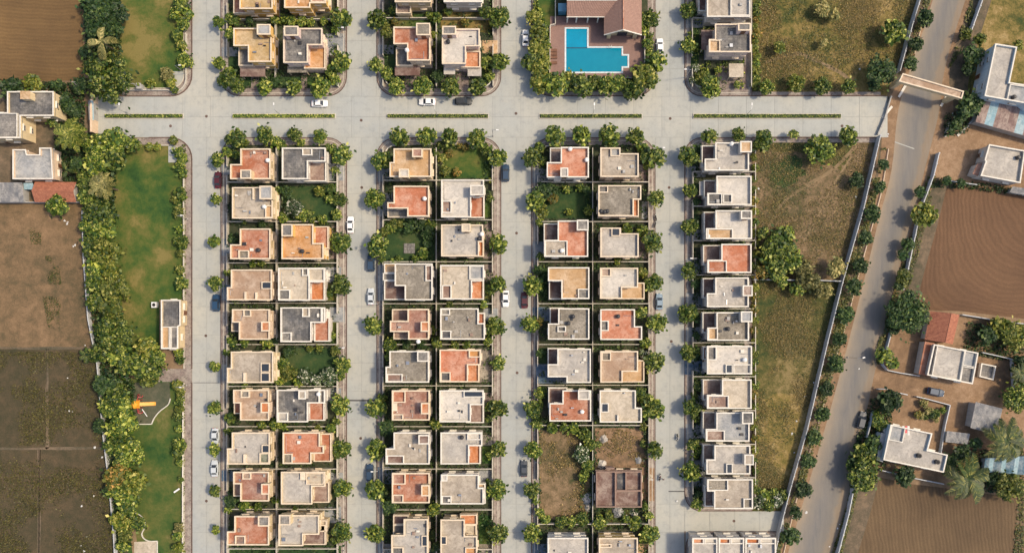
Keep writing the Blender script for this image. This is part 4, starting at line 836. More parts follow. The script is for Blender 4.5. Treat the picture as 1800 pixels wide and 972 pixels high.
# ------------------------------------------------------------------ farm and special buildings
def poly_house(label, px, z, floor, wall, cat='house', name='farmhouse', subs=(), cop='w_copingw', windows=True, street=(-1, 0)):
    poly = ccw([W(x, y, z) for x, y in px]); cx = sum(p[0] for p in poly) / len(poly); cy = sum(p[1] for p in poly) / len(poly); off = (cx, cy, 0)
    r = thing(name, label, cat, (cx, cy, 0)); body = inset(poly, .15); r['coping_mat'] = cop
    link('wall', MB().prism(body, 0, z - .9, top=False).mesh('wall', wall, off), r)
    link('roof_slab', MB().prism(inset(poly, .02), z - .95, z - .75, bottom=True).mesh('roof_slab', floor, off), r)
    link('parapet', ring_mesh(poly, 0, .22, z - .75, z - .08, 'parapet', wall, off), r)
    link('coping', ring_mesh(poly, .04, .27, z - .08, z, 'coping', cop, off), r)
    if windows: add_windows(r, off, body, (1.75,) if z < 5.5 else (1.75, 4.9), street=street)
    for kind, q, zz, col in subs:
        Q = ccw([W(x, y, zz) for x, y in q])
        if kind == 'box':
            s = link('stair_head', MB().prism(Q, z - .75, zz - .1, top=False).mesh('stair_head', wall, off), r); link('stair_roof', MB().prism(inset(Q, -.1), zz - .1, zz, bottom=True).mesh('stair_roof', col, off), s)
        elif kind == 'court':
            s = link('roof_court', ring_mesh(Q, 0, .2, z - .75, z - .1, 'roof_court', cop, off), r); link('court_floor', MB().prism(inset(Q, .18), z - .74, z - .70).mesh('court_floor', col, off), s)
        elif kind == 'wing':
            s = link('wing', MB().prism(inset(Q, .1), 0, zz - .2, top=False).mesh('wing', wall, off), r); link('wing_roof', MB().prism(Q, zz - .2, zz, bottom=True).mesh('wing_roof', col, off), s)
    return r
def tin_shed(label, px, z, mats, wall='w_grey', slope=.35, sheet_w=1.05, name='shed', cat='shed'):
    """px: four corners (top left, top right, bottom right, bottom left); ribbed sheets side by side"""
    q = [Vector((*W(x, y, z), z)) for x, y in px]; c = sum(q, Vector()) / 4; c.z = 0; r = thing(name, label, cat, tuple(c)); 
    q[2].z -= slope; q[3].z -= slope
    link('wall', MB().prism(inset([(p.x, p.y) for p in q], .3), 0, z - slope - .05).mesh('wall', wall, tuple(c)), r)
    n = max(2, int((q[1] - q[0]).length / sheet_w))
    for i in range(n):
        mb = MB(); k = 8; u0, u1 = i / n, (i + 1) / n + .004; base = random.uniform(0, .03)
        for j in range(k + 1):
            u = u0 + (u1 - u0) * j / k; a = q[0].lerp(q[1], u); b = q[3].lerp(q[2], u); zz = .035 * (j % 2) + base; ex = random.uniform(-.0, .0)
            mb.v += [(a.x, a.y, a.z + zz), (b.x, b.y, b.z + zz)]
        mb.f = [(2 * j, 2 * j + 1, 2 * j + 3, 2 * j + 2) for j in range(k)]
        link('roof_sheet', mb.mesh('roof_sheet', mats[i % len(mats)], tuple(c)), r)
    return r
# left of the estate
r = poly_house('grey flat-roofed farmhouse with yellow side wall left of the estate gate', [(12.5, 161), (94, 161), (94, 204), (36, 204), (36, 243), (-60, 243), (-60, 198), (12.5, 198)], 6.5, 'slate', 'w_cream',
           subs=[('box', [(36, 161), (52, 161), (52, 174), (36, 174)], 8.0, 'tan'), ('court', [(-60, 199), (30, 199), (30, 242), (-60, 242)], 6.4, 'grey')], street=(0, -1))
r = poly_house('pale blue flat-roofed farmhouse with peach wall above the red-tiled shed', [(22, 263), (45, 263), (47, 272), (69, 272), (69, 260), (90, 260), (93, 315), (22, 315)], 5.0, 'bluegrey', 'w_peach', street=(1, 0))
tin_shed('weathered grey sheet-roofed shed at the left picture edge', [(-40, 321), (39, 321), (40, 355), (-40, 355)], 3.2, ['tin_grey'])
def gable_shed(label, px, ze, zr, mat, wall='w_grey', ridge=.5, name='tiled_shed'):
    q = [Vector((*W(x, y, ze), ze)) for x, y in px]; c = sum(q, Vector()) / 4; c.z = 0; r = thing(name, label, 'shed', tuple(c))
    a = q[0].lerp(q[1], ridge); b = q[3].lerp(q[2], ridge); a.z = b.z = zr
    link('wall', MB().prism(inset([(p.x, p.y) for p in q], .35), 0, ze - .1).mesh('wall', wall, tuple(c)), r)
    tile_slope('roof_tiles', q[0], q[3], a, b, mat, r, tuple(c)); tile_slope('roof_tiles', q[1], q[2], a, b, mat, r, tuple(c))
    link('ridge_cap', MB().tube(tuple(a), tuple(b), .12).mesh('ridge_cap', mat, tuple(c)), r)
    return r
gable_shed('red clay-tiled shed under the pale blue farmhouse at left', [(61, 355), (61, 320), (134, 321), (134, 355)], 2.6, 3.9, 'clay_old')
low_wall('low grey wall between the tiled shed and the bare field at left', [(-60, 357), (145, 357)], 1.6, .2, 'w_grey', 0)
tin_shed('small blue-roofed store squeezed between the grey shed and tiled shed', [(41, 322), (58, 322), (58, 333), (41, 333)], 2.6, ['tin_blue'])
low_wall('short cream wall across the left end of the main street', [(171, 172), (171, 237)], 3.0, .5, 'w_peach', 0, 9)
tin_shed('narrow blue-grey guard shelter beside the wall at the street end', [(155, 177), (164, 177), (164, 211), (155, 211)], 3.0, ['tin_grey', 'tin_blue'])
low_wall('whitewashed boundary wall glimpsed between belt trees and fields', [(150, 372), (152, 450), (160, 560), (176, 640), (186, 760), (196, 840), (205, 940), (212, 1100)], 1.6, .22, 'precast', 0)
r = poly_house('small long park office with grey roof beside the lawn', [(283, 527), (317, 527), (317, 572), (313, 574), (313, 613), (283, 613)], 4.4, 'slate', 'w_cream',
    subs=[('court', [(283.5, 574), (298, 574), (298, 612), (283.5, 612)], 4.3, 'tan'), ('court', [(299, 574), (312, 574), (312, 612), (299, 612)], 4.3, 'dark')], street=(1, 0), name='park_office', cat='building', cop='w_copingw')
a = W(275, 536); ac = thing('air_conditioner', 'white air conditioner box behind the park office wall', 'air conditioner', (*a, 0))
link('case', MB().box(-.6, -.7, .2, .6, .7, 1.5).mesh('case', 'white_metal'), ac); link('grille', MB().lathe([(.45, 1.5), (.4, 1.54), (.1, 1.55)]).mesh('grille', 'rubber'), ac)
# entrance beam over the road
p0, p1, p2, p3 = (1587, 129), (1695, 160.5), (1691, 174), (1580, 143.5)
ag = thing('entrance_arch', 'cream concrete entrance arch spanning the asphalt road', 'arch', (*W(1640, 152), 0)); off = (ag.location.x, ag.location.y, 0)
bp = ccw([W(*p, 7.0) for p in (p0, p1, p2, p3)])
link('beam', MB().prism(inset(bp, .1), 5.4, 6.6, bottom=True).mesh('beam', 'w_cream', off), ag); link('beam_top', MB().prism(inset(bp, .25), 6.58, 6.68).mesh('beam_top', 'peach', off), ag)
link('coping', ring_mesh(bp, 0, .3, 6.6, 7.0, 'coping', 'w_coping', off), ag)
for t in (.06, .93):
    x = (p0[0] + p3[0]) / 2 * (1 - t) + (p1[0] + p2[0]) / 2 * t; y = (p0[1] + p3[1]) / 2 * (1 - t) + (p1[1] + p2[1]) / 2 * t; X, Y = W(x, y, 7)
    link('pillar', MB().prism([(X - .6, Y - .5), (X + .6, Y - .5), (X + .6, Y + .5), (X - .6, Y + .5)], 0, 5.4).mesh('pillar', 'w_cream', off), ag)
# farmhouses on the right
r = poly_house('tall whitewashed farmhouse with L-shaped roof at right picture edge', [(1750, 77), (1788, 83), (1775, 145), (1900, 165), (1890, 203), (1812, 189), (1803, 182), (1731, 169)], 7.0, 'pale', 'w_blue', subs=[('court', [(1776, 148), (1860, 160), (1855, 190), (1770, 176)], 6.9, 'bluegrey')], cop='w_copingw')
tin_shed('brown and blue sheet-roofed lean-to below the tall white farmhouse', [(1727, 174), (1870, 200), (1858, 254), (1716, 214)], 3.4, ['tin_brown', 'tin_brown', 'tin_blue', 'tin_blue', 'tin_brown', 'tin_brown', 'tin_brown'])
r = poly_house('square whitewashed farmhouse with white parapet below the lean-to', [(1739, 254), (1802, 265), (1794, 322), (1724, 309), (1733, 284), (1731, 282)], 4.6, 'pale', 'w_white', subs=[('wing', [(1718, 288), (1731, 286), (1726, 312), (1710, 306)], 3.0, 'terracotta')])
tin_shed('patched grey shed roof beside the square whitewashed farmhouse', [(1780, 328), (1860, 340), (1855, 352), (1776, 338)], 2.6, ['tin_grey'])
gable_shed('long clay-tiled gable house above the divided grey roof', [(1636, 547), (1686, 553), (1674, 605), (1626, 597)], 3.2, 5.0, 'clay_old', 'w_white', .6, 'tiled_house')
r = poly_house('farmhouse with divided grey roof and white rims below the tiled gable', [(1642, 605), (1720, 620), (1710, 675), (1630, 659)], 4.6, 'grey', 'w_white',
    subs=[('court', [(1648, 606.5), (1697, 616), (1688, 669), (1638, 660)], 4.5, 'pale'), ('court', [(1697, 616), (1719, 620), (1714, 646), (1692, 642)], 4.5, 'bluegrey'), ('court', [(1692, 643), (1714, 647), (1709, 674), (1688, 670)], 4.5, 'grey'), ('wing', [(1626, 600), (1643, 603), (1633, 661), (1615, 657)], 3.0, 'terracotta')])
for k, (px_, lab) in enumerate((([(1725, 638), (1751, 643), (1746, 668), (1721, 662)], 'small square open tank with pale rim beside the divided-roof farmhouse'),)):
    q = ccw([W(x, y, 1) for x, y in px_]); c = (q[0][0], q[0][1], 0); t = thing('cistern', lab, 'cistern', c); link('wall', MB().ring(q, inset(q, .3), 0, 1.1).mesh('wall', 'w_copingw', c), t); link('floor', MB().prism(inset(q, .25), 0, .5).mesh('floor', 'slate', c), t)
r = poly_house('whitewashed farmhouse with L-shaped roof above the lower right field', [(1566, 746), (1639, 761.5), (1631, 791), (1666, 799), (1659, 830), (1553, 808)], 5.2, 'pale', 'w_blue',
    subs=[('court', [(1568, 747), (1592, 752), (1587, 778), (1562, 773)], 5.1, 'bluegrey'), ('wing', [(1549, 760), (1562, 763), (1552, 812), (1541, 808)], 3.4, 'bluegrey')])
for (x, y), l in (((1614, 800), 'first'), ((1646, 811), 'second'), ((1588, 757), 'third')):
    o = thing('clothes_heap' if l == 'third' else 'water_drum', {'first': 'dark round drum in the middle of the L-shaped farmhouse roof', 'second': 'dark drum on the right wing of the L-shaped farmhouse roof', 'third': 'red and white washing spread on the L-shaped farmhouse roof'}[l], 'laundry' if l == 'third' else 'drum', (*W(x, y, 4.5), 4.46))
    if l == 'third':
        for dx, cl in ((0, 'litter'), (.7, 'play_red'), (1.3, 'litter')): link('cloth', MB().box(dx - .3, -1.5 + random.random(), 0, dx + .25, 1.2, .05).mesh('cloth', cl), o)
    else: link('body', MB().lathe([(.55, 0), (.6, .1), (.6, .8), (.5, .9)]).mesh('body', 'black_plastic'), o); link('lid', MB().lathe([(.4, .9), (.4, .96), (.1, 1)]).mesh('lid', 'rubber'), o)
tin_shed('large weathered grey sheet-roofed barn by the coconut palm', [(1715, 706), (1762, 718), (1753, 764), (1707, 752)], 3.6, ['tin_grey'])
tin_shed('small grey flat shed left of the large weathered barn', [(1665, 757), (1705, 762), (1702, 781), (1663, 777)], 2.6, ['tin_grey'])
tin_shed('pale blue tarpaulin shelter under the right-hand palm', [(1732, 805), (1830, 800), (1826, 836), (1730, 830)], 2.4, ['tarp', 'tin_blue', 'tarp'])
for lab, pts, hh in (('whitewashed yard wall around the vegetable plot above the farmhouse', [(1607, 696), (1625, 700), (1666, 711), (1658, 745), (1650, 795)], 1.3),
    ('low field wall along the lower edge of the right ploughed field', [(1686, 553), (1740, 562), (1800, 570), (1900, 585)], 1.6),
    ('yard wall left of the clay-tiled gable house', [(1568, 562), (1560, 595), (1548, 640), (1556, 650), (1580, 655), (1612, 660)], 1.5),
    ('short yard wall beside the parked car on the road shoulder', [(1532, 722), (1520, 768)], 1.6), ('short white wall stub right of the lane below the yard', [(1540, 683), (1556, 683)], 1.4), ('white wall stub by the round tree at the lane mouth', [(1578, 690), (1592, 693)], 1.2),
    ('low wall between the L-roofed farmhouse and the lower field', [(1543, 824), (1600, 838), (1655, 849)], 1.4),
    ('pale wall behind the divided-roof farmhouse at right', [(1722, 619), (1775, 631), (1780, 700)], 1.5),
    ('thin yard wall between the two upper right farmyards', [(1722, 195), (1700, 220)], 1.2), ('low garden wall left of the square whitewashed farmhouse', [(1660, 318), (1715, 326)], .9)):
    low_wall(lab, pts, hh, .2, 'precast', 0, 3)
# compound walls along the asphalt road, panel by panel
low_wall('tall precast compound wall from the top edge to the entrance arch', [(1650, -120), (1612, 0), (1598, 45), (1575, 130)], 2.4, .16, 'precast', 0, 2.6, True, 'compound_wall')
low_wall('low dark wall across the right end of the main street', [(1564, 172), (1553, 210), (1541, 238)], .9, .3, 'w_grey', 0, 2.6, True, 'compound_wall')
low_wall('tall precast compound wall along the scrub from main street to bottom edge', [(1541, 242), (1512, 368), (1475, 498), (1449, 602), (1414, 752), (1386, 850), (1370, 912), (1340, 1050)], 2.4, .16, 'precast', 0, 2.6, True, 'compound_wall')
low_wall('whitewashed field wall right of the asphalt road, upper length', [(1750, -100), (1722, 0), (1698, 66)], 2.0, .2, 'precast', 0, 2.6, True, 'field_wall')
low_wall('pale field wall right of the road between lane and tiled house', [(1645, 272), (1636, 310), (1618, 358)], 1.8, .2, 'precast', 0, 2.6, True, 'field_wall')
low_wall('pale field wall bordering the right ploughed field', [(1608, 395), (1595, 455), (1583, 510)], 1.8, .2, 'precast', 0, 2.6, True, 'field_wall')
low_wall('precast field wall left of the lower right ploughed field', [(1499, 840), (1487, 900), (1468, 972), (1440, 1080)], 2.0, .2, 'precast', 0, 2.6, True, 'field_wall')
low_wall('pale wall crossing the scrubland to the compound wall', [(1322, 492), (1340, 492)], 2.0, .2, 'precast', 0, 3); low_wall('white wall crossing the scrubland between the dry trees', [(1344, 492), (1394, 493)], 2.0, .2, 'precast', 0, 3); low_wall('short white wall length joining the compound wall in the scrubland', [(1424, 493), (1476, 495)], 2.0, .2, 'precast', 0, 3)
for x, y, a_, lab in ((1586, 160, 60, 'fallen white panel left of the entrance arch'), (1660, 176, 60, 'leaning white panel under the entrance arch'), (1664, 228, 75, 'tilted white panel among bushes right of the road'), (1692, 230, 45, 'long white slab lying at the farmyard mouth'), (1559, 198, 50, 'broken white panel at the right end of the main street')):
    o = thing('concrete_panel', lab, 'panel', (*W(x, y), .1), R(a_)); link('slab', MB().box(-1.9, -.3, 0, 1.9, .3, .12).mesh('slab', 'w_copingw'), o)

# unfinished house
ub = [(1048, 828), (1066, 828), (1066, 822.5), (1080, 822.5), (1080, 828), (1128.5, 828), (1128.5, 891), (1048, 891)]
up = ccw([W(x, y, 4.4) for x, y in ub]); uc = W(1088, 860); off = (*uc, 0)
un = thing('unfinished_house', 'unfinished brick house with bare rooms open to the sky', 'house under construction', (*uc, 0))
def brick_seg(x0, y0, x1, y1):
    a = W(x0, y1, 4.4); b = W(x1, y0, 4.4); link('brick_wall', MB().box(a[0], a[1], 3.3, b[0], b[1], 4.4 + random.uniform(-.15, .05)).mesh('brick_wall', 'w_brick', off), un)
link('storey', MB().prism(inset(up, .1), .1, 3.25).mesh('storey', 'w_brick', off), un)
link('floor_slab', MB().prism(inset(up, -.15), 3.2, 3.34, bottom=True).mesh('floor_slab', 'mauve', off), un)
for s in ((1048, 828, 1128.5, 830), (1048, 889.5, 1128.5, 891.5), (1048, 830, 1050, 889.5), (1126.5, 830, 1128.5, 889.5), (1081, 830, 1083.5, 889.5), (1099.5, 830, 1101.5, 862), (1083.5, 861, 1126.5, 863.5), (1066, 822, 1080, 824)): brick_seg(*s)
a = W(1085, 859.6, 3.6); b = W(1099, 832, 3.6); link('stairwell_shade', MB().box(a[0], a[1], 3.3, b[0], b[1], 3.4).mesh('stairwell_shade', 'dark', off), un)  # dark slab on the floor, painting in the shade of the stair opening
add_windows(un, off, inset(up, .1), (1.75,))
for i, (x, y, rr, mt, lab) in enumerate(((1061, 771, 2.0, 'pale', 'grey heap of sand at the left of the dirt lot'), (1058, 816, 2.2, 'white', 'white rubble heap above the unfinished house'), (1122, 808, 1.8, 'bluegrey', 'blue-grey heap beside the dirt lot edge'), (1086, 899, 3.0, 'bluegrey', 'blue-grey sheet-covered heap below the unfinished house'), (1113, 901, 1.9, 'white', 'white rubble below the right of the unfinished house'), (1031, 876, 2.6, 'bluegrey', 'pale covered heap in the overgrown vacant lot'), (1033, 891, 1.8, 'pale', 'small grey rubble heap low in the vacant lot'), (1143, 838, 1.4, 'cream', 'pale sand heap on the pavement by the unfinished house'))):
    mb = MB(); k = 14
    for j, (f, z) in enumerate(((1, 0), (.75, .35), (.4, .75), (.12, .95))):
        for q in range(k): t = q / k * 6.283; w_ = rr * .5 * f * random.uniform(.75, 1.2); mb.v.append((w_ * math.cos(t), w_ * 1.2 * math.sin(t), z * rr * .45 * random.uniform(.8, 1.1)))
    for a_ in range(3):
        for q in range(k): n_ = (q + 1) % k; mb.f.append((a_ * k + q, a_ * k + n_, (a_ + 1) * k + n_, (a_ + 1) * k + q))
    mb.f.append(tuple(range(3 * k, 4 * k))); o = link('rubble_heap', mb.mesh('rubble_heap', mt), loc=(*W(x, y), .2)); tag(o, lab, 'heap', 'heaps of building material')
# garden feature: pergola slab
pg = thing('garden_platform', 'square grey paved platform in the shady garden of the second lower block', 'platform', (*W(720, 437), .2)); a = W(710, 446, .6); b = W(730, 428.6, .6)
for i in range(3):
    for j in range(3): link('paving_slab', MB().box(-.44, -.4, 0, .44, .4, .25).mesh('paving_slab', 'grey'), pg, ((i - 1) * .93, (j - 1) * .85, random.uniform(0, .02)))

# park kerbs
for lab, pts in (('curved white kerb between the play area and the park lawn', [(234, 745), (267, 745)] + curve([(267, 745), (272, 734), (282, 722), (296, 711), (300, 700)])[1:]), ('S-curved white kerb around the planting bed at bottom left', curve([(239, 901), (247, 905), (254, 914), (255, 926), (250, 937), (253, 945), (262, 950), (277, 950)]) + [(277, 972), (277, 1020)])):
    low_wall(lab, pts, .3, .2, 'w_copingw', 0, 1.2, name='garden_kerb', cat='kerb')
low_wall('thin green-topped wall along the right edge of the long park lawn', [(325, 270), (325, 527)], .9, .2, 'plot_wall', .02)
low_wall('pale wall along the right edge of the lower park', [(324, 676), (323, 1010)], .9, .22, 'w_copingw', .02)
low_wall('low curved wall around the upper park corner', [(329, 60), (329, 140)] + arc(304, 140, 25, 10, 80, 5) + [(298, 160), (225, 160)], .9, .2, 'plot_wall', .02)
ps = thing('gate_post', 'square grey gate post in the upper park wall', 'gate post', (*W(251, 156), 0)); link('shaft', MB().box(-.5, -.6, 0, .5, .6, 2.2).mesh('shaft', 'w_grey'), ps); link('cap', MB().box(-.6, -.7, 2.2, .6, .7, 2.35).mesh('cap', 'w_grey'), ps)

# playground slide
pl = thing('playground_slide', 'yellow slide with green and red climbing tower in the play area', 'slide', (*W(245, 709), .01)); 
mb = MB(); zt = 1.6
for i in range(9):
    t0, t1 = i / 9, (i + 1) / 9; x0, x1 = .9 + 3.3 * t0, .9 + 3.3 * t1; z0, z1 = zt * (1 - t0) ** 1.2 + .15, zt * (1 - t1) ** 1.2 + .15
    mb.quad((x0, -.35, z0), (x1, -.35, z1), (x1, .35, z1), (x0, .35, z0))
link('chute', mb.mesh('chute', 'slide_yellow'), pl)
for s in (-.4, .4):
    mb = MB()
    for i in range(9):
        t0, t1 = i / 9, (i + 1) / 9; mb.tube((.9 + 3.3 * t0, s, zt * (1 - t0) ** 1.2 + .3), (.9 + 3.3 * t1, s, zt * (1 - t1) ** 1.2 + .3), .09, k=5)
    link('chute_side', mb.mesh('chute_side', 'slide_yellow'), pl)
link('deck', MB().box(-.8, -1.1, 1.6, .9, 1.1, 1.72).mesh('deck', 'slide_yellow'), pl); link('roof', MB().lathe([(1.0, 2.9), (.1, 3.4)], 4).mesh('roof', 'slide_yellow'), pl)
for x in (-.7, .8):
    for y in (-1, 1): link('post', MB().tube((x, y, 0), (x, y, 2.9), .07).mesh('post', 'play_red'), pl)
link('climbing_wall', MB().box(-1.7, -.9, 0, -.85, .9, 1.5).mesh('climbing_wall', 'play_green'), pl)
for s in (1, -1):
    mb = MB()
    for k in range(10): t = k * .63; mb.tube((.5 + .45 * math.cos(t), s * 2.0 + .45 * math.sin(t), 1.7 - k * .15), (.5 + .45 * math.cos(t + .63), s * 2.0 + .45 * math.sin(t + .63), 1.55 - k * .15), .08, k=5)
    mb.tube((.3, s * 1.0, 1.7), (.5, s * 2.0, 1.6), .07); link('spiral_climber', mb.mesh('spiral_climber', 'play_red'), pl)
sw = thing('seesaw', 'thin white seesaw beam just below the yellow slide', 'seesaw', (*W(256, 725), .01), R(-55)); link('plank', MB().box(-1.1, -.1, .45, 1.1, .1, .53).mesh('plank', 'white_metal'), sw); link('pivot', MB().box(-.12, -.2, 0, .12, .2, .45).mesh('pivot', 'metal'), sw)
for x, y, a_, lab in ((312, 861, 35, 'white bench slat in the lower park beside the right hedge'), (310, 936, 35, 'white bench in the lower park, nearest the bottom')):
    o = thing('park_bench', lab, 'bench', (*W(x, y), .01), R(a_)); link('seat', MB().box(-.85, -.2, .4, .85, .2, .48).mesh('seat', 'white_metal'), o)
    for s in (-.6, .6): link('leg', MB().box(s - .06, -.18, 0, s + .06, .18, .4).mesh('leg', 'w_grey'), o)

# median planters on the main street
for i, (x0, x1) in enumerate(((185, 323), (409, 590), (680, 859), (948, 1129), (1218, 1478))):
    a = W(x0, 209.5); b = W(x1, 200.5); c = ((a[0] + b[0]) / 2, (a[1] + b[1]) / 2, .07); L = (b[0] - a[0]) / 2; B = (b[1] - a[1]) / 2
    o = thing('median_planter', 'long kerbed strip of clipped hedge on the main street, %s from the left' % ORD[i], 'planter', c, group='planted strips along the main street')
    link('kerb', MB().ring(rect(-L, -B, L, B), rect(-L + .15, -B + .15, L - .15, B - .15), 0, .22).mesh('kerb', 'kerb_pale'), o)
    link('soil', MB().box(-L + .15, -B + .15, 0, L - .15, B - .15, .15).mesh('soil', 'garden'), o)
    k = int(L * 110); mb = MB()
    for q in range(k):
        x = random.uniform(-L + .25, L - .25); y = random.uniform(-B + .28, B - .28); z = random.uniform(.25, .6); s_ = random.uniform(.09, .2); t = random.random() * 6.28; u = (s_ * math.cos(t), s_ * math.sin(t)); tl = random.uniform(-.1, .1)
        mb.quad((x - u[0], y - u[1], z - tl), (x + u[1], y - u[0], z), (x + u[0], y + u[1], z + tl), (x - u[1], y + u[0], z + .02))
    link('hedge', mb.mesh('hedge', 'leaf'), o, kind='stuff')
# ------------------------------------------------------------------ trees
def quads_mesh(name, cen, nrm, size, mat, aspect=1.5, fold=.18):
    n = len(cen); cen = np.asarray(cen); nrm = np.asarray(nrm) + 1e-6; nrm /= np.linalg.norm(nrm, axis=1)[:, None]
    r = rng.normal(size=(n, 3)); u = np.cross(nrm, r); u /= np.linalg.norm(u, axis=1)[:, None]; v = np.cross(nrm, u)
    s = np.broadcast_to(np.asarray(size, float).reshape(-1, 1), (n, 1)) * .5
    a = cen - u * s * aspect; b = cen - v * s + nrm * s * fold * 2; c = cen + u * s * aspect; d = cen + v * s + nrm * s * fold * 2
    V = np.stack([a, b, c, d], 1).reshape(-1, 3).astype(np.float32)
    me = bpy.data.meshes.new(name); me.vertices.add(4 * n); me.vertices.foreach_set('co', V.ravel())
    me.loops.add(4 * n); me.loops.foreach_set('vertex_index', np.arange(4 * n, dtype=np.int32)); me.polygons.add(n)
    me.polygons.foreach_set('loop_start', np.arange(0, 4 * n, 4, dtype=np.int32)); me.update(calc_edges=True)
    me.materials.append(M[mat]); return me
def crown_mesh(n, leaf, blobs=11, flat=.72, spread=.62, brad=(.30, .5)):
    C_ = []; Nn = []; bl = []
    for i in range(blobs):
        t = rng.random() * 6.283; rr = spread * math.sqrt(rng.random()) if i else 0; z = rng.uniform(-.25, .42) * (1 - rr * .5) if i else .2
        bl.append((np.array([rr * math.cos(t), rr * math.sin(t), z]), rng.uniform(*brad)))
    per = n // blobs
    for c, r in bl:
        d = rng.normal(size=(per, 3)); d /= np.linalg.norm(d, axis=1)[:, None]; d[:, 2] = np.where(d[:, 2] < -.3, -d[:, 2], d[:, 2])
        rad = r * (1 - .35 * rng.random(per) ** 2) * (1 + .14 * (rng.random(per) < .06)); p = c + d * rad[:, None]
        C_.append(p); Nn.append(d + rng.normal(size=(per, 3)) * .55 + np.array([0, 0, .45]))
    p = np.concatenate(C_); q = np.concatenate(Nn); p[:, 2] *= flat
    ci = rng.normal(size=(n // 6, 3)) * np.array([.33, .33, .2]); 
    sz = np.concatenate([leaf * rng.uniform(.6, 1.35, len(p)), leaf * 2.2 * np.ones(len(ci))])
    return quads_mesh('crown', np.concatenate([p, ci]), np.concatenate([q, rng.normal(size=ci.shape) + np.array([0, 0, 1.2])]), sz, 'leaf')
CR_S = [crown_mesh(1500, .12, rng.integers(9, 14), .72, .68, (.24, .42)) for _ in range(8)]
CR_M = [crown_mesh(3200, .075, 22, .7, .74, (.18, .36)) for _ in range(5)]
CR_B = [crown_mesh(7000, .048, 40, .68, .76, (.14, .30)) for _ in range(3)]
CR_T = [crown_mesh(520, .2, 8, .75) for _ in range(5)]
def trunk_mesh():
    mb = MB(); mb.tube((0, 0, 0), (.04, .02, .55), .09, .065, 7); top = (.04, .02, .55)
    for k in range(5):
        t = k * 1.257 + random.random() * .5; e = (.33 * math.cos(t), .33 * math.sin(t), .95 + random.uniform(-.08, .12)); mb.tube(top, e, .045, .018, 5)
        mb.tube(e, (e[0] * 1.7, e[1] * 1.7, e[2] + .15), .018, .006, 4)
    return mb.mesh('trunk', 'bark')
TR = [trunk_mesh() for _ in range(3)]
def kind_small(n): return n == 'garden_shrub'
def tree(x, y, r, mat, label, group, name='tree', cat='tree', hk=None, zb=.0):
    r = r * (.86 if kind_small(name) else 1.03 if name == 'street_tree' else .96); rm = r / S; hgt = (hk if hk is not None else (1.3 + min(rm, 2.5) * .7 + max(0, rm - 2.5) * .5)); wx, wy = W(x, y, hgt)
    o = thing(name, label, cat, (wx, wy, zb), random.random() * 6.28, group)
    cm = random.choice(CR_T if r < 12 else CR_S if r < 24 else CR_M if r < 34 else CR_B)
    link('crown', cm, o, (0, 0, hgt), random.random() * 6.28, mat=mat, scale=(rm * 1.06, rm * 1.06, rm * random.uniform(.85, 1.1)))
    link('trunk', random.choice(TR), o, (0, 0, 0), scale=(rm * .75, rm * .75, hgt))
    return o
LOOK = {'leaf': 'green', 'leaf_yellow': 'yellow-green', 'leaf_dark': 'dark green', 'leaf_orange': 'orange-flecked', 'leaf_white': 'white-flowered', 'leaf_pale': 'pale dry'}
def size_word(r): return 'tiny' if r < 10 else 'small' if r < 14 else 'broad' if r > 21 else 'round'
def row(pts, where, group, name='street_tree', cat='tree', kind='tree', mat='leaf', direction='top', zb=.19):
    idx = 1 if direction == 'top' else 0; pts = sorted(pts, key=lambda p: p[idx])
    for i, p in enumerate(pts):
        m = p[3] if len(p) > 3 else mat
        lab = '%s %s %s, %s from %s %s' % (size_word(p[2]) if kind == 'tree' else 'low', LOOK[m], kind, ORD[i], 'top' if direction == 'top' else 'left', where)
        hk = None if kind == 'tree' else .5 + p[2] / S * .55
        tree(p[0], p[1], p[2], m, lab, group, name, cat, hk, zb)
G1 = 'street trees on the estate pavements'
row([(418, 152, 12), (466, 154, 14), (516, 154, 15), (562, 154, 19)], 'on the lower kerb of the upper left block', G1, direction='left')
row([(385, 40, 11), (385, 111, 12), (398, 141, 15)], 'on the left kerb of the upper left block', G1)
row([(600, 110, 18), (600, 33, 18)], 'on the right kerb of the upper left block', G1)
row([(699, 154, 15), (744, 152, 17), (792, 154, 17), (839, 154, 16)], 'on the lower kerb of the second upper block', G1, direction='left')
row([(661, 36, 18), (660, 116, 13)], 'on the left kerb of the second upper block', G1)
row([(879, 110, 17), (877, 31, 18), (853, 23, 12)], 'on the right kerb of the second upper block', G1)
row([(938, 33, 14, 'leaf_yellow'), (947, 57, 17, 'leaf_yellow'), (947, 85, 18, 'leaf_yellow'), (934, 110, 17), (951, 116, 18, 'leaf_yellow'), (947, 148, 17, 'leaf_yellow')], 'along the left side of the pool', G1)
row([(977, 149, 22), (1000, 140, 14, 'leaf_yellow'), (1023, 152, 20), (1046, 144, 13), (1067, 152, 18), (1090, 146, 13), (1113, 158, 18)], 'below the swimming pool', G1, direction='left')
row([(1129, 134, 22, 'leaf_yellow'), (1152, 110, 20), (1142, 33, 17), (1131, 52, 12), (1145, 141, 14), (1136, 78, 9)], 'along the right side of the pool', G1)
row([(1210, 19, 14), (1210, 80, 14)], 'on the left kerb of the fourth upper block', G1)
row([(1249, 154, 18), (1347, 154, 13), (1399, 147, 15, 'leaf_yellow'), (1445, 152, 15), (1491, 154, 13)], 'at right along the street, upper kerb', G1, direction='left')
row([(415, 244, 18), (466, 239, 16), (518, 237, 12), (563, 240, 13)], 'on the top kerb of the first lower block', G1, direction='left')
row([(600, 274, 18), (599, 427, 18), (600, 500, 17), (603, 641, 15), (599, 714, 17), (601, 789, 16), (602, 857, 16), (601, 933, 18)], 'on the right kerb of the first lower block', G1)
row([(383, 281, 13), (380, 350, 10), (377, 424, 11), (378, 498, 13), (378, 644, 10), (377, 717, 12), (378, 789, 11), (379, 861, 11), (380, 930, 8)], 'on the left kerb of the first lower block', G1)
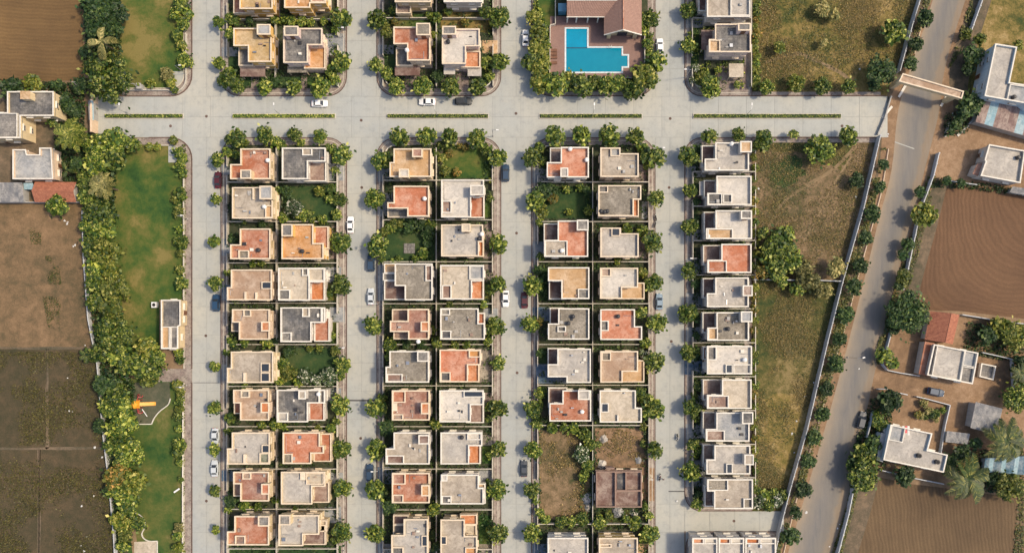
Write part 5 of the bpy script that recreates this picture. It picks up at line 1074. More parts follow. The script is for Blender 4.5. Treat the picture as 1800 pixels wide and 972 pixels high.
row([(702, 241, 17), (750, 240, 17), (790, 243, 16), (838, 244, 17)], 'on the top kerb of the second lower block', G1, direction='left')
row([(670, 283, 18), (659, 350, 17), (663, 434, 20), (657, 573, 16), (661, 717, 18), (661, 791, 19), (662, 862, 20), (659, 936, 18)], 'on the left kerb of the second lower block', G1)
row([(875, 278, 16), (876, 429, 17), (876, 500, 15), (872, 572, 16), (876, 639, 13), (877, 718, 16), (877, 788, 14), (874, 860, 17), (877, 938, 18)], 'on the right kerb of the second lower block', G1)
row([(976, 240, 19), (1022, 240, 18), (1071, 240, 20), (1117, 241, 16)], 'on the top kerb of the third lower block', G1, direction='left')
row([(936, 278, 17), (939, 354, 18), (935, 501, 18), (933, 570, 15), (937, 721, 16), (937, 791, 15), (935, 861, 15), (937, 936, 17)], 'on the left kerb of the third lower block', G1)
row([(1149, 277, 21), (1154, 350, 15), (1146, 424, 19), (1150, 497, 16), (1153, 568, 17), (1150, 637, 19), (1148, 718, 20), (1151, 791, 15), (1144, 937, 16)], 'on the right kerb of the third lower block', G1)
row([(1247, 240, 14), (1298, 237, 12), (1342, 246, 18), (1394, 237, 9), (1491, 240, 17)], 'at right along the street, lower kerb', G1, direction='left')
row([(1209, 274, 18), (1212, 335, 13), (1211, 399, 14), (1211, 477, 15), (1209, 551, 17), (1211, 620, 16), (1215, 716, 16), (1217, 780, 11), (1212, 829, 18), (1226, 886, 11)], 'on the left kerb of the fourth lower block', G1)
G2 = 'trees between the compound wall and asphalt road'
row([(1626, 33, 17), (1610, 77, 14), (1601, 113, 13), (1553, 291, 11), (1546, 330, 12), (1534, 375, 16), (1521, 419, 14), (1513, 466, 15), (1501, 504, 16), (1488, 553, 16), (1476, 596, 13), (1471, 640, 16), (1453, 684, 14), (1445, 728, 15), (1433, 769, 15), (1422, 811, 14), (1412, 860, 16), (1399, 901, 13), (1390, 942, 18)], 'between compound wall and asphalt road', G2, 'roadside_tree', mat='leaf_dark', zb=0)
G3 = 'trees of the dense belt left of the park'
row([(172, 14, 30), (204, 22, 22), (172, 48, 22), (200, 50, 18), (150, 8, 12), (150, 92, 12), (198, 96, 14, 'leaf_yellow')], 'in the belt left of the upper park', G3, 'belt_tree', mat='leaf_dark', zb=0)
tree(188, 138, 46, 'leaf', 'big rounded bright green tree at the left end of main street', G3, 'belt_tree', zb=0)
row([(140, 150, 16, 'leaf_dark'), (112, 182, 18, 'leaf_dark'), (130, 195, 14, 'leaf_dark'), (58, 148, 18, 'leaf_yellow'), (20, 158, 22, 'leaf_dark'), (100, 150, 12, 'leaf_dark')], 'around the grey farmhouse at left', 'trees round the farmhouses left of the estate', 'yard_tree', zb=0)
row([(100, 362, 20), (92, 214, 10), (134, 288, 13, 'leaf_dark')], 'near the pale blue farmhouse at left', 'trees round the farmhouses left of the estate', 'yard_tree', zb=0)
belt = [(203, 246, 24), (232, 254, 16), (178, 262, 28), (158, 258, 16), (200, 280, 24), (168, 292, 24), (150, 308, 14), (155, 345, 18), (150, 325, 14), (172, 372, 28), (160, 398, 20), (190, 385, 18), (180, 412, 24), (160, 432, 20), (185, 440, 28, 'leaf_yellow'), (192, 425, 12, 'leaf_yellow'), (172, 470, 22), (195, 480, 18, 'leaf_yellow'), (168, 498, 20),
        (202, 512, 28, 'leaf_yellow'), (196, 545, 24, 'leaf_yellow'), (168, 530, 18), (200, 590, 36), (178, 618, 22), (205, 622, 22), (222, 642, 22)]
row(belt, 'in the belt left of the long lawn', G3, 'belt_tree', zb=0)
row([(258, 612, 22, 'leaf_yellow'), (246, 640, 24), (268, 645, 26), (262, 665, 18, 'leaf_yellow'), (278, 628, 14)], 'in the clump below the park office', 'trees clumped below the park office', 'park_tree', zb=0)
belt2 = [(186, 678, 22, 'leaf_dark'), (205, 695, 24), (190, 715, 20), (218, 712, 20), (222, 742, 22), (205, 752, 22), (175, 748, 14, 'leaf_dark'), (215, 775, 20), (198, 785, 16), (228, 796, 26), (215, 812, 16), (205, 838, 24, 'leaf_orange'), (236, 846, 24, 'leaf_yellow'), (216, 866, 24), (232, 878, 16), (192, 862, 14, 'leaf_dark'), (225, 895, 16), (212, 918, 20, 'leaf_yellow'), (243, 920, 16), (222, 940, 14, 'leaf_yellow'), (216, 960, 12), (212, 770, 12)]
row(belt2, 'in the belt left of the lower park', G3, 'belt_tree', zb=0)
G4 = 'bushes along the right edge of the park'
row([(318, 8, 16), (330, 25, 11), (308, 25, 12), (322, 42, 13), (312, 60, 12), (320, 80, 10, 'leaf_yellow'), (325, 108, 15), (293, 130, 13, 'leaf_pale'), (302, 145, 11, 'leaf_yellow'), (266, 148, 10, 'leaf_yellow'), (306, 158, 8)], 'along the right side of the upper park', G4, 'park_bush', 'bush', 'bush', zb=0)
row([(262, 258, 8, 'leaf_yellow'), (276, 258, 8, 'leaf_yellow'), (304, 247, 9, 'leaf_yellow'), (312, 268, 11), (320, 278, 10), (316, 292, 11), (322, 305, 10), (316, 340, 12), (308, 352, 8, 'leaf_yellow'), (322, 345, 9), (314, 372, 11, 'leaf_yellow'), (316, 402, 9), (320, 426, 13), (310, 424, 8), (317, 445, 8, 'leaf_yellow'), (317, 474, 9, 'leaf_yellow'), (320, 498, 13), (314, 620, 9), (317, 632, 9)], 'beside the long park lawn', G4, 'park_bush', 'bush', 'bush', zb=0)
row([(312, 676, 11, 'leaf_yellow'), (318, 690, 9, 'leaf_yellow'), (316, 705, 9), (316, 718, 9, 'leaf_yellow'), (312, 733, 9), (314, 753, 8), (316, 780, 13), (312, 793, 12), (316, 812, 8), (314, 928, 10, 'leaf_pale'), (312, 942, 10), (313, 962, 11, 'leaf_yellow'), (318, 842, 6)], 'along the right side of the lower park', G4, 'park_bush', 'bush', 'bush', zb=0)
# gardens
G5 = 'garden trees and shrubs between the houses'
def garden(pts, where): row(pts, where, G5, 'garden_shrub', 'shrub', 'shrub', direction='left', zb=.2)
garden([(411, 33, 16), (405, 60, 12), (406, 129, 13), (422, 140, 9), (483, 146, 12, 'leaf_dark'), (500, 35, 11), (512, 38, 12), (530, 38, 12), (546, 40, 10), (570, 38, 9), (583, 128, 14), (590, 142, 12), (590, 52, 10), (440, 36, 10, 'leaf_dark'), (484, 36, 11), (475, 150, 9)], 'in the gardens of the upper left block')
garden([(679, 129, 14), (690, 142, 10), (679, 59, 12, 'leaf_yellow'), (676, 45, 10, 'leaf_yellow'), (693, 38, 8, 'leaf_orange'), (788, 20, 10), (766, 33, 13), (755, 28, 9), (817, 41, 10, 'leaf_orange'), (856, 112, 14), (861, 135, 11), (769, 134, 14, 'leaf_dark'), (764, 62, 8, 'leaf_yellow'), (762, 80, 7, 'leaf_yellow'), (690, 20, 9)], 'in the gardens of the second upper block')
garden([(1232, 139, 14, 'leaf_yellow'), (1222, 120, 9, 'leaf_white'), (1218, 142, 9, 'leaf_white'), (1240, 128, 9), (1295, 150, 8), (1262, 124, 8), (1212, 60, 5)], 'in the garden of the fourth upper block')
garden([(504, 339, 14, 'leaf_dark'), (516, 365, 20, 'leaf_white'), (498, 382, 12), (532, 378, 14), (547, 382, 12), (563, 337, 12, 'leaf_yellow'), (582, 333, 13), (599, 352, 15), (567, 386, 11), (592, 378, 12), (580, 350, 9)], 'around the upper garden, first lower block')
garden([(508, 618, 13, 'leaf_dark'), (496, 640, 16), (508, 656, 18, 'leaf_yellow'), (492, 668, 12), (535, 662, 16, 'leaf_white'), (524, 672, 11), (578, 662, 19, 'leaf_white'), (556, 668, 12, 'leaf_white'), (562, 612, 9, 'leaf_yellow'), (545, 613, 7, 'leaf_yellow'), (591, 616, 12, 'leaf_yellow'), (600, 660, 10)], 'around the lower garden of the first lower block')
garden([(790, 270, 10, 'leaf_orange'), (778, 278, 10, 'leaf_yellow'), (782, 300, 12, 'leaf_yellow'), (803, 303, 10, 'leaf_orange'), (818, 259, 9, 'leaf_orange'), (852, 266, 10), (776, 255, 9), (808, 257, 7, 'leaf_orange'), (848, 318, 5, 'leaf_yellow'), (862, 318, 6, 'leaf_yellow')], 'in the open lawn garden of the second lower block')
garden([(697, 391, 14, 'leaf_yellow'), (718, 402, 13, 'leaf_dark'), (738, 395, 14, 'leaf_dark'), (754, 410, 15, 'leaf_dark'), (758, 394, 12), (710, 381, 12, 'leaf_dark'), (745, 445, 12), (678, 408, 12, 'leaf_yellow'), (726, 388, 11, 'leaf_dark'), (688, 400, 12), (752, 428, 10, 'leaf_dark'), (672, 456, 9), (700, 456, 8), (730, 455, 9)], 'around the shady platform garden')
garden([(957, 335, 19, 'leaf_dark'), (972, 349, 12, 'leaf_orange'), (996, 333, 8), (953, 372, 15, 'leaf_yellow'), (1001, 373, 8, 'leaf_yellow'), (1031, 337, 10, 'leaf_dark'), (1034, 370, 11), (1020, 330, 9), (948, 390, 9)], 'around the upper garden of the third lower block')
garden([(1026, 762, 16), (1036, 780, 14), (1022, 798, 18, 'leaf_white'), (1033, 818, 14), (1026, 836, 12), (986, 917, 14), (971, 752, 12), (1008, 752, 13), (990, 750, 10), (949, 900, 11), (1023, 912, 14), (1005, 916, 11), (943, 745, 12), (941, 880, 8), (958, 912, 11)], 'round the edge of the vacant overgrown lot')
garden([(1125, 692, 15), (1136, 700, 12), (1054, 917, 15), (1070, 905, 9), (1116, 919, 15), (1138, 942, 17), (1134, 890, 9), (1130, 750, 9, 'leaf_yellow'), (1130, 479, 11, 'leaf_yellow'), (1127, 550, 13), (1134, 603, 12), (1130, 622, 10, 'leaf_white'), (1103, 402, 12), (1128, 406, 13), (1085, 459, 8), (1136, 292, 8), (1130, 263, 13), (1050, 780, 8), (1130, 780, 8), (1140, 905, 10), (1100, 912, 9)], 'on the right of the third lower block')
garden([(945, 475, 11, 'leaf_dark'), (948, 495, 12, 'leaf_dark'), (950, 620, 10, 'leaf_dark'), (948, 565, 10, 'leaf_orange'), (950, 690, 14), (945, 712, 12), (945, 735, 12), (950, 452, 9), (955, 283, 10), (948, 260, 12)], 'at the left side of the third lower block')
garden([(679, 752, 17, 'leaf_dark'), (684, 890, 17, 'leaf_dark'), (765, 745, 12), (762, 895, 14), (768, 600, 13), (686, 605, 16), (686, 625, 12), (700, 250, 9), (690, 460, 7), (672, 700, 12), (765, 270, 8), (760, 580, 10), (715, 606, 10, 'leaf_dark'), (740, 606, 9, 'leaf_dark'), (760, 940, 10, 'leaf_dark'), (765, 960, 11, 'leaf_dark')], 'between left houses of the second lower block')
garden([(858, 265, 12), (862, 350, 8), (862, 510, 11), (858, 580, 12), (858, 600, 10), (864, 715, 14), (860, 735, 9), (862, 800, 9), (858, 846, 7), (856, 866, 11, 'leaf_dark'), (860, 930, 8), (800, 608, 10), (820, 606, 9), (790, 535, 9), (850, 535, 9), (780, 458, 6)], 'at the right side of the second lower block')
garden([(486, 250, 13), (497, 255, 10), (530, 252, 9), (490, 335, 9), (430, 388, 8), (460, 393, 9, 'leaf_dark'), (408, 420, 10, 'leaf_dark'), (400, 268, 12), (415, 272, 10), (430, 250, 10), (460, 462, 9), (445, 463, 9), (415, 530, 8), (470, 602, 12), (430, 602, 11), (408, 600, 12), (400, 480, 8), (398, 620, 8), (430, 678, 7), (405, 735, 13), (460, 745, 10), (485, 745, 14), (400, 758, 8), (405, 880, 14, 'leaf_dark'), (430, 888, 12), (402, 895, 9), (455, 890, 10)], 'along the left houses of the first lower block')
garden([(582, 262, 13), (590, 300, 9), (580, 515, 9), (590, 430, 9), (585, 590, 8), (594, 700, 10), (582, 752, 11), (560, 752, 8, 'leaf_yellow'), (592, 740, 9), (592, 800, 8), (592, 865, 9, 'leaf_dark'), (520, 895, 8), (590, 948, 10), (500, 750, 8), (484, 878, 8), (484, 600, 9, 'leaf_dark')], 'along the right houses of the first lower block')
garden([(1228, 262, 11, 'leaf_dark'), (1222, 330, 9, 'leaf_dark'), (1224, 355, 9, 'leaf_dark'), (1222, 388, 10, 'leaf_dark'), (1222, 500, 10, 'leaf_dark'), (1224, 560, 9, 'leaf_dark'), (1224, 590, 8, 'leaf_dark'), (1224, 622, 9), (1226, 678, 11), (1220, 694, 8), (1222, 735, 9), (1228, 790, 10), (1222, 800, 9), (1228, 868, 9, 'leaf_dark')], 'in front of the fourth lower block')
row([(1328 + random.uniform(-3, 3), y, random.uniform(7.5, 10.5), random.choice(['leaf_yellow', 'leaf_yellow', 'leaf_orange', 'leaf'])) for y in range(8, 158, 13)], 'along the right wall of the white upper houses', 'yellowish bushes behind the right-hand houses', 'hedge_bush', 'bush', 'bush', zb=0)
row([(1326 + random.uniform(-2, 3), y, random.uniform(6.5, 9.5), random.choice(['leaf_yellow', 'leaf_orange', 'leaf', 'leaf_yellow'])) for y in range(258, 862, 19)], 'behind the fourth lower block', 'yellowish bushes behind the right-hand houses', 'hedge_bush', 'bush', 'bush', zb=0)
row([(1334, 882, 14, 'leaf_white'), (1350, 886, 13), (1366, 880, 12, 'leaf_white'), (1345, 868, 11), (1360, 866, 10), (1378, 870, 10), (1330, 862, 9)], 'in the thicket ending the fourth block', 'bushes of the flowering thicket', 'thicket_bush', 'bush', 'bush', direction='left', zb=0)
row([(1442, 262, 28), (1372, 430, 30), (1350, 450, 22), (1390, 455, 22), (1362, 472, 22), (1412, 470, 18, 'leaf_pale'), (1420, 492, 20, 'leaf_pale'), (1469, 472, 18, 'leaf_pale'), (1441, 508, 15, 'leaf_pale'), (1402, 508, 14), (1455, 512, 11, 'leaf_pale'), (1506, 316, 14, 'leaf_dark'), (1340, 410, 12), (1385, 410, 14), (1340, 480, 14, 'leaf_orange'), (1375, 495, 12, 'leaf')], 'in the scrubland below main street', 'trees and bushes of the scrubland', 'scrub_tree', zb=0)
row([(1571, 56, 24), (1549, 126, 27, 'leaf_dark'), (1446, 15, 14, 'leaf_pale'), (1465, 28, 12, 'leaf_pale'), (1370, 85, 12, 'leaf_yellow'), (1448, 76, 8, 'leaf_pale'), (1535, 150, 12, 'leaf_dark')], 'in the scrubland above main street', 'trees and bushes of the scrubland', 'scrub_tree', zb=0)
GR = 'trees right of the asphalt road'
row([(1709, 96, 20), (1703, 120, 14), (1703, 183, 24), (1688, 205, 12), (1680, 220, 10), (1722, 70, 12, 'leaf_yellow'), (1790, 80, 10, 'leaf_yellow'), (1700, 60, 10, 'leaf_yellow'), (1672, 232, 8)], 'near the farmyards at upper right', GR, 'farm_tree', mat='leaf_dark', zb=0)
row([(1624, 378, 24, 'leaf_yellow'), (1618, 338, 11), (1596, 430, 13), (1588, 448, 11), (1588, 486, 15, 'leaf_yellow'), (1580, 503, 10), (1665, 318, 9), (1690, 322, 9), (1595, 549, 40, 'leaf_dark'), (1570, 575, 14, 'leaf_dark')], 'beside the right ploughed field', GR, 'farm_tree', mat='leaf_dark', zb=0)
row([(1555, 625, 17), (1570, 638, 12), (1562, 705, 23, 'leaf_dark'), (1545, 742, 15), (1517, 800, 24), (1517, 838, 30), (1500, 815, 16, 'leaf_dark'), (1535, 780, 18, 'leaf_dark'), (1588, 836, 20, 'leaf_dark'), (1540, 728, 8)], 'left of the farmhouses at lower right', GR, 'farm_tree', zb=0)
row([(1758, 575, 22, 'leaf_yellow'), (1782, 590, 26, 'leaf_yellow'), (1735, 590, 18, 'leaf_dark'), (1798, 640, 18, 'leaf_dark'), (1786, 700, 26), (1795, 670, 16), (1690, 795, 16, 'leaf_dark'), (1672, 810, 14, 'leaf_dark'), (1775, 855, 26, 'leaf_yellow'), (1750, 840, 14, 'leaf_dark'), (1715, 780, 12, 'leaf_dark')], 'around the farmhouses at lower right', GR, 'farm_tree', zb=0)
row([(1615 + 10 * i + random.uniform(-3, 3), 705 + random.uniform(0, 34), random.uniform(6, 9), random.choice(['leaf', 'leaf_orange', 'leaf_pale'])) for i in range(5)] + [(1618 + 9 * i, 728 + random.uniform(-3, 8), random.uniform(6, 9), random.choice(['leaf', 'leaf_dark', 'leaf_pale'])) for i in range(4)], 'in the walled vegetable plot at right', 'bushes of the vegetable plot', 'vegetable_bush', 'bush', 'bush', direction='left', zb=0)

# palms: every frond a part
def frond_mesh(Lf):
    mb = MB(); k = 12; P = []
    for i in range(k + 1): t = i / k; P.append(Vector((Lf * t * (1 - .16 * t), .04 * Lf * math.sin(t * 3), Lf * (.30 * t - .62 * t * t))))
    for i in range(k): mb.tube(P[i], P[i + 1], .07 * (1 - i / k) + .015, k=4)
    for i in range(2, k * 4):
        t = i / (k * 4); q0 = min(k - 1, int(t * k)); p_ = P[q0].lerp(P[q0 + 1], t * k - q0); l = Lf * .15 * math.sin(math.pi * min(1, t * .82 + .14)) + .12
        for s in (-1, 1):
            q = p_ + Vector((l * .8, s * l, -l * random.uniform(.1, .35))); w_ = Vector((.085, 0, 0)); mb.quad(tuple(p_ - w_), tuple(p_ + w_ * 1.4), tuple(q + w_ * .5), tuple(q - w_ * .2))
    return mb.mesh('frond', 'palm')
def palm(x, y, r, label, hgt=6.0, nf=15, mt='palm'):
    L = r / S * 1.02; fm = [frond_mesh(L * f) for f in (1, .9, .78)]; o = thing('palm_tree', label, 'palm tree', (*W(x, y, hgt), 0), group='palm trees')
    link('trunk', MB().tube((.2, .1, 0), (.1, 0, hgt * .5), .22, .17, 8).tube((.1, 0, hgt * .5), (0, 0, hgt), .17, .14, 8).mesh('trunk', 'bark'), o)
    for i in range(nf):
        f = link('frond', fm[i % 3], o, (0, 0, hgt), mat=mt); f.rotation_euler = (random.uniform(-.15, .15), random.uniform(-.35, .1), i * 6.283 / nf * 4 + random.uniform(-.12, .12))
    return o
palm(1702, 842, 50, 'large coconut palm above the lower right ploughed field'); palm(1770, 775, 48, 'large coconut palm beside the weathered barn at right edge')
palm(122, 236, 34, 'coconut palm between the farmhouses left of the street end', 8.5, mt='leaf_yellow'); palm(178, 326, 28, 'yellowish palm at the left edge of the long park lawn', 7.5, mt='leaf_pale')
palm(153, 624, 17, 'small spiky palm at the edge of the bare field', 2.4, 14); palm(178, 74, 32, 'dry golden palm in the belt left of upper park', 8.5, 16, 'leaf_pale'); palm(1795, 655, 20, 'palm behind the divided-roof farmhouse at right edge', 5)
palm(118, 300, 18, 'thin palm between the two left farmhouses, below the larger one', 5, 12)

# ------------------------------------------------------------------ uncountable growth
from mathutils import noise as mn
def scatter(name, label, polys, n, size, mat, z=(.05, .2), up=.8, avoid=(), clump=None, zb=0.02):
    pts = []; areas = [abs(area([W(*p) for p in q])) for q in polys]; tot = sum(areas)
    for q, ar in zip(polys, areas):
        wq = [W(*p) for p in q]; xs = [p[0] for p in wq]; ys = [p[1] for p in wq]; m = int(n * ar / tot); cnt = 0; tr = 0
        while cnt < m and tr < m * 60:
            tr += 1; x = random.uniform(min(xs), max(xs)); y = random.uniform(min(ys), max(ys))
            if clump and mn.fractal(Vector((x * clump, y * clump, clump * 37)), 1.0, 2.0, 4) < random.uniform(-.3, .55): continue
            if not inside((x, y), wq): continue
            if any(a[0] < x < a[2] and a[1] < y < a[3] for a in avoid): continue
            pts.append((x, y, zb + random.uniform(*z))); cnt += 1
    if not pts: return
    p = np.array(pts); nr = rng.normal(size=p.shape) * (1 - up) * 1.4 + np.array([0, 0, up]); o = link(name, quads_mesh(name, p, nr, size * rng.uniform(.5, 1.5, len(p)), mat, 1.4, .3), kind='stuff'); tag(o, label, 'plants')
SC1 = [(1330, 0), (1612, 0), (1576, 128), (1555, 160), (1330, 160)]; SC2 = [(1330, 252), (1536, 252), (1500, 400), (1478, 488), (1330, 488)]; SC3 = [(1330, 496), (1474, 496), (1440, 640), (1380, 880), (1330, 880)]
scatter('dry_grass', 'sparse dry grass tufts over the scrubland above main street', [SC1], 16000, .165, 'dry_grass', clump=.12)
scatter('dry_grass', 'sparse dry grass tufts over the scrubland below main street', [SC2], 13000, .165, 'dry_grass', clump=.14)
scatter('rough_grass', 'rough green and brown grass over the lower scrubland', [SC3], 16000, .16, 'dry_grass', clump=.1)
scatter('weeds', 'green weeds scattered over both pieces of scrubland', [SC1, SC2, SC3], 16000, .17, 'green_grass', clump=.09)
scatter('crop_plants', 'small crop plants over the dark fields at lower left', [[(-20, 618), (172, 618), (196, 780), (-20, 784)], [(-20, 794), (200, 794), (222, 972), (-20, 972)]], 20000, .2, 'crop', clump=.11)
scatter('weeds', 'weeds in patches over the bare brown field at left', [[(80, 450), (105, 450), (108, 500), (85, 500)], [(75, 520), (108, 520), (105, 580), (85, 575)], [(50, 400), (75, 400), (72, 430), (55, 430)]], 1500, .16, 'green_grass', clump=.3)
scatter('undergrowth', 'dark undergrowth along the tree belt left of the park', [[(150, 0), (212, 0), (215, 100), (150, 130)], [(150, 235), (225, 240), (205, 300), (200, 600), (240, 680), (215, 900), (235, 960), (205, 960), (180, 700), (165, 560), (148, 400)]], 16000, .4, 'leaf_dark', (.1, 1.1), .6)
scatter('undergrowth', 'bushy undergrowth around the farmhouses at left', [[(0, 140), (140, 148), (150, 160), (150, 240), (105, 250), (105, 160), (0, 158)], [(96, 240), (150, 240), (152, 320), (138, 345), (105, 315)]], 4500, .38, 'leaf_dark', (.1, .8), .6)
scatter('verge_weeds', 'weeds along both verges of the asphalt road', [[(1622, 0), (1636, 0), (1600, 120), (1588, 120)], [(1550, 260), (1558, 260), (1510, 480), (1420, 830), (1370, 972), (1362, 972), (1400, 850), (1480, 500)], [(1706, 0), (1720, 0), (1690, 90), (1665, 125)], [(1630, 310), (1645, 310), (1600, 430), (1545, 640), (1532, 640), (1580, 480)], [(1500, 840), (1512, 770), (1512, 840), (1480, 972), (1462, 972)]], 8000, .3, 'green_grass', (.05, .4), clump=.3)
scatter('bushes', 'low bushes between the farm buildings at right', [[(1660, 200), (1700, 195), (1700, 235), (1655, 240)], [(1640, 312), (1725, 322), (1800, 335), (1800, 345), (1690, 332), (1630, 330)], [(1690, 790), (1800, 790), (1800, 870), (1700, 860), (1660, 830)], [(1530, 700), (1570, 700), (1560, 820), (1505, 850), (1500, 780)], [(1700, 565), (1800, 580), (1800, 640), (1690, 620)]], 7000, .36, 'leaf_dark', (.05, .8), .6)
scatter('field_edge_grass', 'yellowish grass along the ploughed field edges at right', [[(1625, 345), (1640, 345), (1600, 500), (1590, 540), (1580, 540)], [(1790, 870), (1800, 870), (1800, 972), (1780, 972)], [(1500, 850), (1512, 850), (1480, 972), (1472, 972)]], 1800, .28, 'green_grass', (.03, .3))
for key, lab in (('A1', 'upper left'), ('A2', 'second upper'), ('A4', 'fourth upper'), ('B1', 'first lower'), ('B2', 'second lower'), ('B3', 'third lower'), ('B4', 'fourth lower')):
    g = BLK[key]['g']; gx = [(p[0] * S + CX, CY - p[1] * S) for p in g]
    lim = [(x, min(max(y, -10), 985)) for x, y in gx]
    ar = abs(area([W(*p) for p in lim])); av = [(f[0] - .1, f[1] - .1, f[2] + .1, f[3] + .1) for f in FOOT]
    lw = [(W(500, 388), W(590, 330)), (W(505, 655), W(590, 622)), (W(785, 312), W(850, 262)), (W(680, 450), W(750, 412)), (W(962, 384), W(1030, 340)), (W(950, 910), W(1020, 762)), (W(1056, 822), W(1130, 752))]
    av += [(a[0], a[1], b[0], b[1]) for a, b in lw]
    scatter('garden_plants', 'mixed low plants filling the garden strips of the %s block' % lab, [lim], int(ar * 2.1), .34, 'leaf_dark' if key != 'A4' else 'leaf', (.1, .9), .6, av, .55, .2)
scatter('lot_weeds', 'rough weeds over the two vacant lots of the third lower block', [[(948, 758), (1034, 758), (1034, 910), (950, 910)], [(1048, 754), (1134, 754), (1134, 820), (1048, 820)]], 3500, .2, 'dry_grass', clump=.2, zb=.22)
scatter('hedge_plants', 'clipped plants around the pool deck under the trees', [[(937, 0), (944, 0), (966, 60), (966, 140), (1130, 142), (1134, 60), (1148, 60), (1148, 140), (1120, 162), (960, 162), (937, 140)]], 5000, .32, 'leaf', (.2, 1.2), .6, zb=.2)
scatter('verge_plants', 'thin plants along the pavement edges by the park', [[(322, 255), (327, 255), (327, 527), (322, 527)], [(322, 676), (326, 676), (325, 972), (320, 972)]], 1400, .26, 'leaf_yellow', (.05, .6), .6)

# ------------------------------------------------------------------ cars
def loft(sec, mat, name, close=True):
    mb = MB(); k = len(sec[0])
    for s in sec: mb.v += s
    for a in range(len(sec) - 1):
        for i in range(k - 1): mb.f.append((a * k + i, (a + 1) * k + i, (a + 1) * k + i + 1, a * k + i + 1))
    mb.f.append(tuple(range(k))); mb.f.append(tuple(range(len(sec) * k - 1, (len(sec) - 1) * k - 1, -1)))
    me = mb.mesh(name, mat)
    for p in me.polygons: p.use_smooth = False
    return me
def make_car(L=4.2, Wd=1.74, suv=False):
    r = thing('parked_car', 'x', 'car', (0, 0, 0), group='cars parked along the estate streets'); hl = L / 2; hw = Wd / 2; zt = .98 if suv else .88
    st = [(-hl, .78, .55, .74), (-hl + .12, .9, .36, .86), (-hl + .6, .98, .3, .97), (-.6, 1, .28, 1.0), (.7, 1, .28, .98), (hl - .7, .97, .3, .86), (hl - .2, .86, .36, .74), (hl, .64, .5, .60)]
    sec = []
    for x, w_, z0, zz in st:
        w2 = hw * w_; z1 = zt * zz; sec.append([(x, -w2 * .93, z0), (x, -w2, z0 + .16), (x, -w2, z1 - .12), (x, -w2 * .88, z1), (x, 0, z1 + .045), (x, w2 * .88, z1), (x, w2, z1 - .12), (x, w2, z0 + .16), (x, w2 * .93, z0)])
    link('body', loft(sec, PAINT['white'], 'body'), r)
    xb, xf = (-hl + .25, .95) if suv else (-hl + .55, 1.0); rb, rf = (-hl + .5, .25) if suv else (-hl + 1.15, .25); zr = 1.62 if suv else 1.45; wb, wr = hw * .86, hw * .68
    z0 = zt - .03
    base = [(xb, -wb), (xf, -wb), (xf, wb), (xb, wb)]; roof = [(rb, -wr), (rf, -wr), (rf, wr), (rb, wr)]
    mb = MB(); mb.v = [(x, y, z0) for x, y in base] + [(x, y, zr) for x, y in roof]; mb.f = [(0, 1, 5, 4), (1, 2, 6, 5), (2, 3, 7, 6), (3, 0, 4, 7)]
    link('cabin', mb.mesh('cabin', PAINT['white']), r)
    link('roof', MB().box(rb - .04, -wr - .03, zr - .01, rf + .04, wr + .03, zr + .05).mesh('roof', PAINT['white']), r)
    B = [Vector((x, y, z0)) for x, y in base]; T = [Vector((x, y, zr)) for x, y in roof]
    def glass(i, j, nm, a=.07, lo=.10, hi=.95):
        p = lambda u, v: (B[i].lerp(B[j], u)).lerp(T[i].lerp(T[j], u), v); n = (B[j] - B[i]).cross(T[i] - B[i]).normalized() * .012
        mb = MB(); mb.quad(*(tuple(p(u, v) + n) for u, v in ((a, lo), (1 - a, lo), (1 - a, hi), (a, hi)))); link(nm, mb.mesh(nm, 'glass'), r)
    glass(0, 1, 'side_window', .14, .12, .92); glass(1, 2, 'windscreen'); glass(2, 3, 'side_window', .14, .12, .92); glass(3, 0, 'rear_window', .08, .15, .95)
    wm = MB(); wm.tube((0, -.1, 0), (0, .1, 0), .31, k=14); wme = wm.mesh('wheel', 'rubber'); rm = MB().tube((0, -.115, 0), (0, .115, 0), .18, k=10).mesh('rim', 'metal')
    for x in (-hl + .78, hl - .82):
        for y in (-hw + .09, hw - .09): wl = link('wheel', wme, r, (x, y, .31)); link('rim', rm, wl)
    for y in (-hw * .52, hw * .52):
        link('headlight', MB().box(hl - .17, y - .17, .55, hl - .02, y + .17, .67).mesh('headlight', 'lamp_clear'), r)
        link('tail_light', MB().box(-hl - .012, y - .16, .58, -hl + .1, y + .16, .72).mesh('tail_light', 'lamp_red'), r)
        link('mirror', MB().box(.55, math.copysign(hw, y) - .02, .86, .72, math.copysign(hw + .17, y), .98).mesh('mirror', PAINT['white']), r)
    return r
carA = make_car(); carB = make_car(4.35, 1.82, True); kids(carA, carB); usedcar = set()
def place_car(px, py, ang, col, label, suv=False, z=.075, group=None, sc_=1.0):
    src = carB if suv else carA
    if src.name in usedcar: o = copy_tree(src)
    else: o = src; usedcar.add(src.name)
    o.location = (*W(px, py, .8), z); o.rotation_euler = (0, 0, R(ang)); o['label'] = label
    for ch in ([c for c in bpy.data.objects if c.parent == o] if o is src else NEWK(o)):
        if ch.name.split('.')[0] in ('body', 'cabin', 'roof', 'mirror'): sl = ch.material_slots[0]; sl.link = 'OBJECT'; sl.material = PAINT[col]
    return o
def NEWK(o): return [c for c in C.objects if c.parent == o]
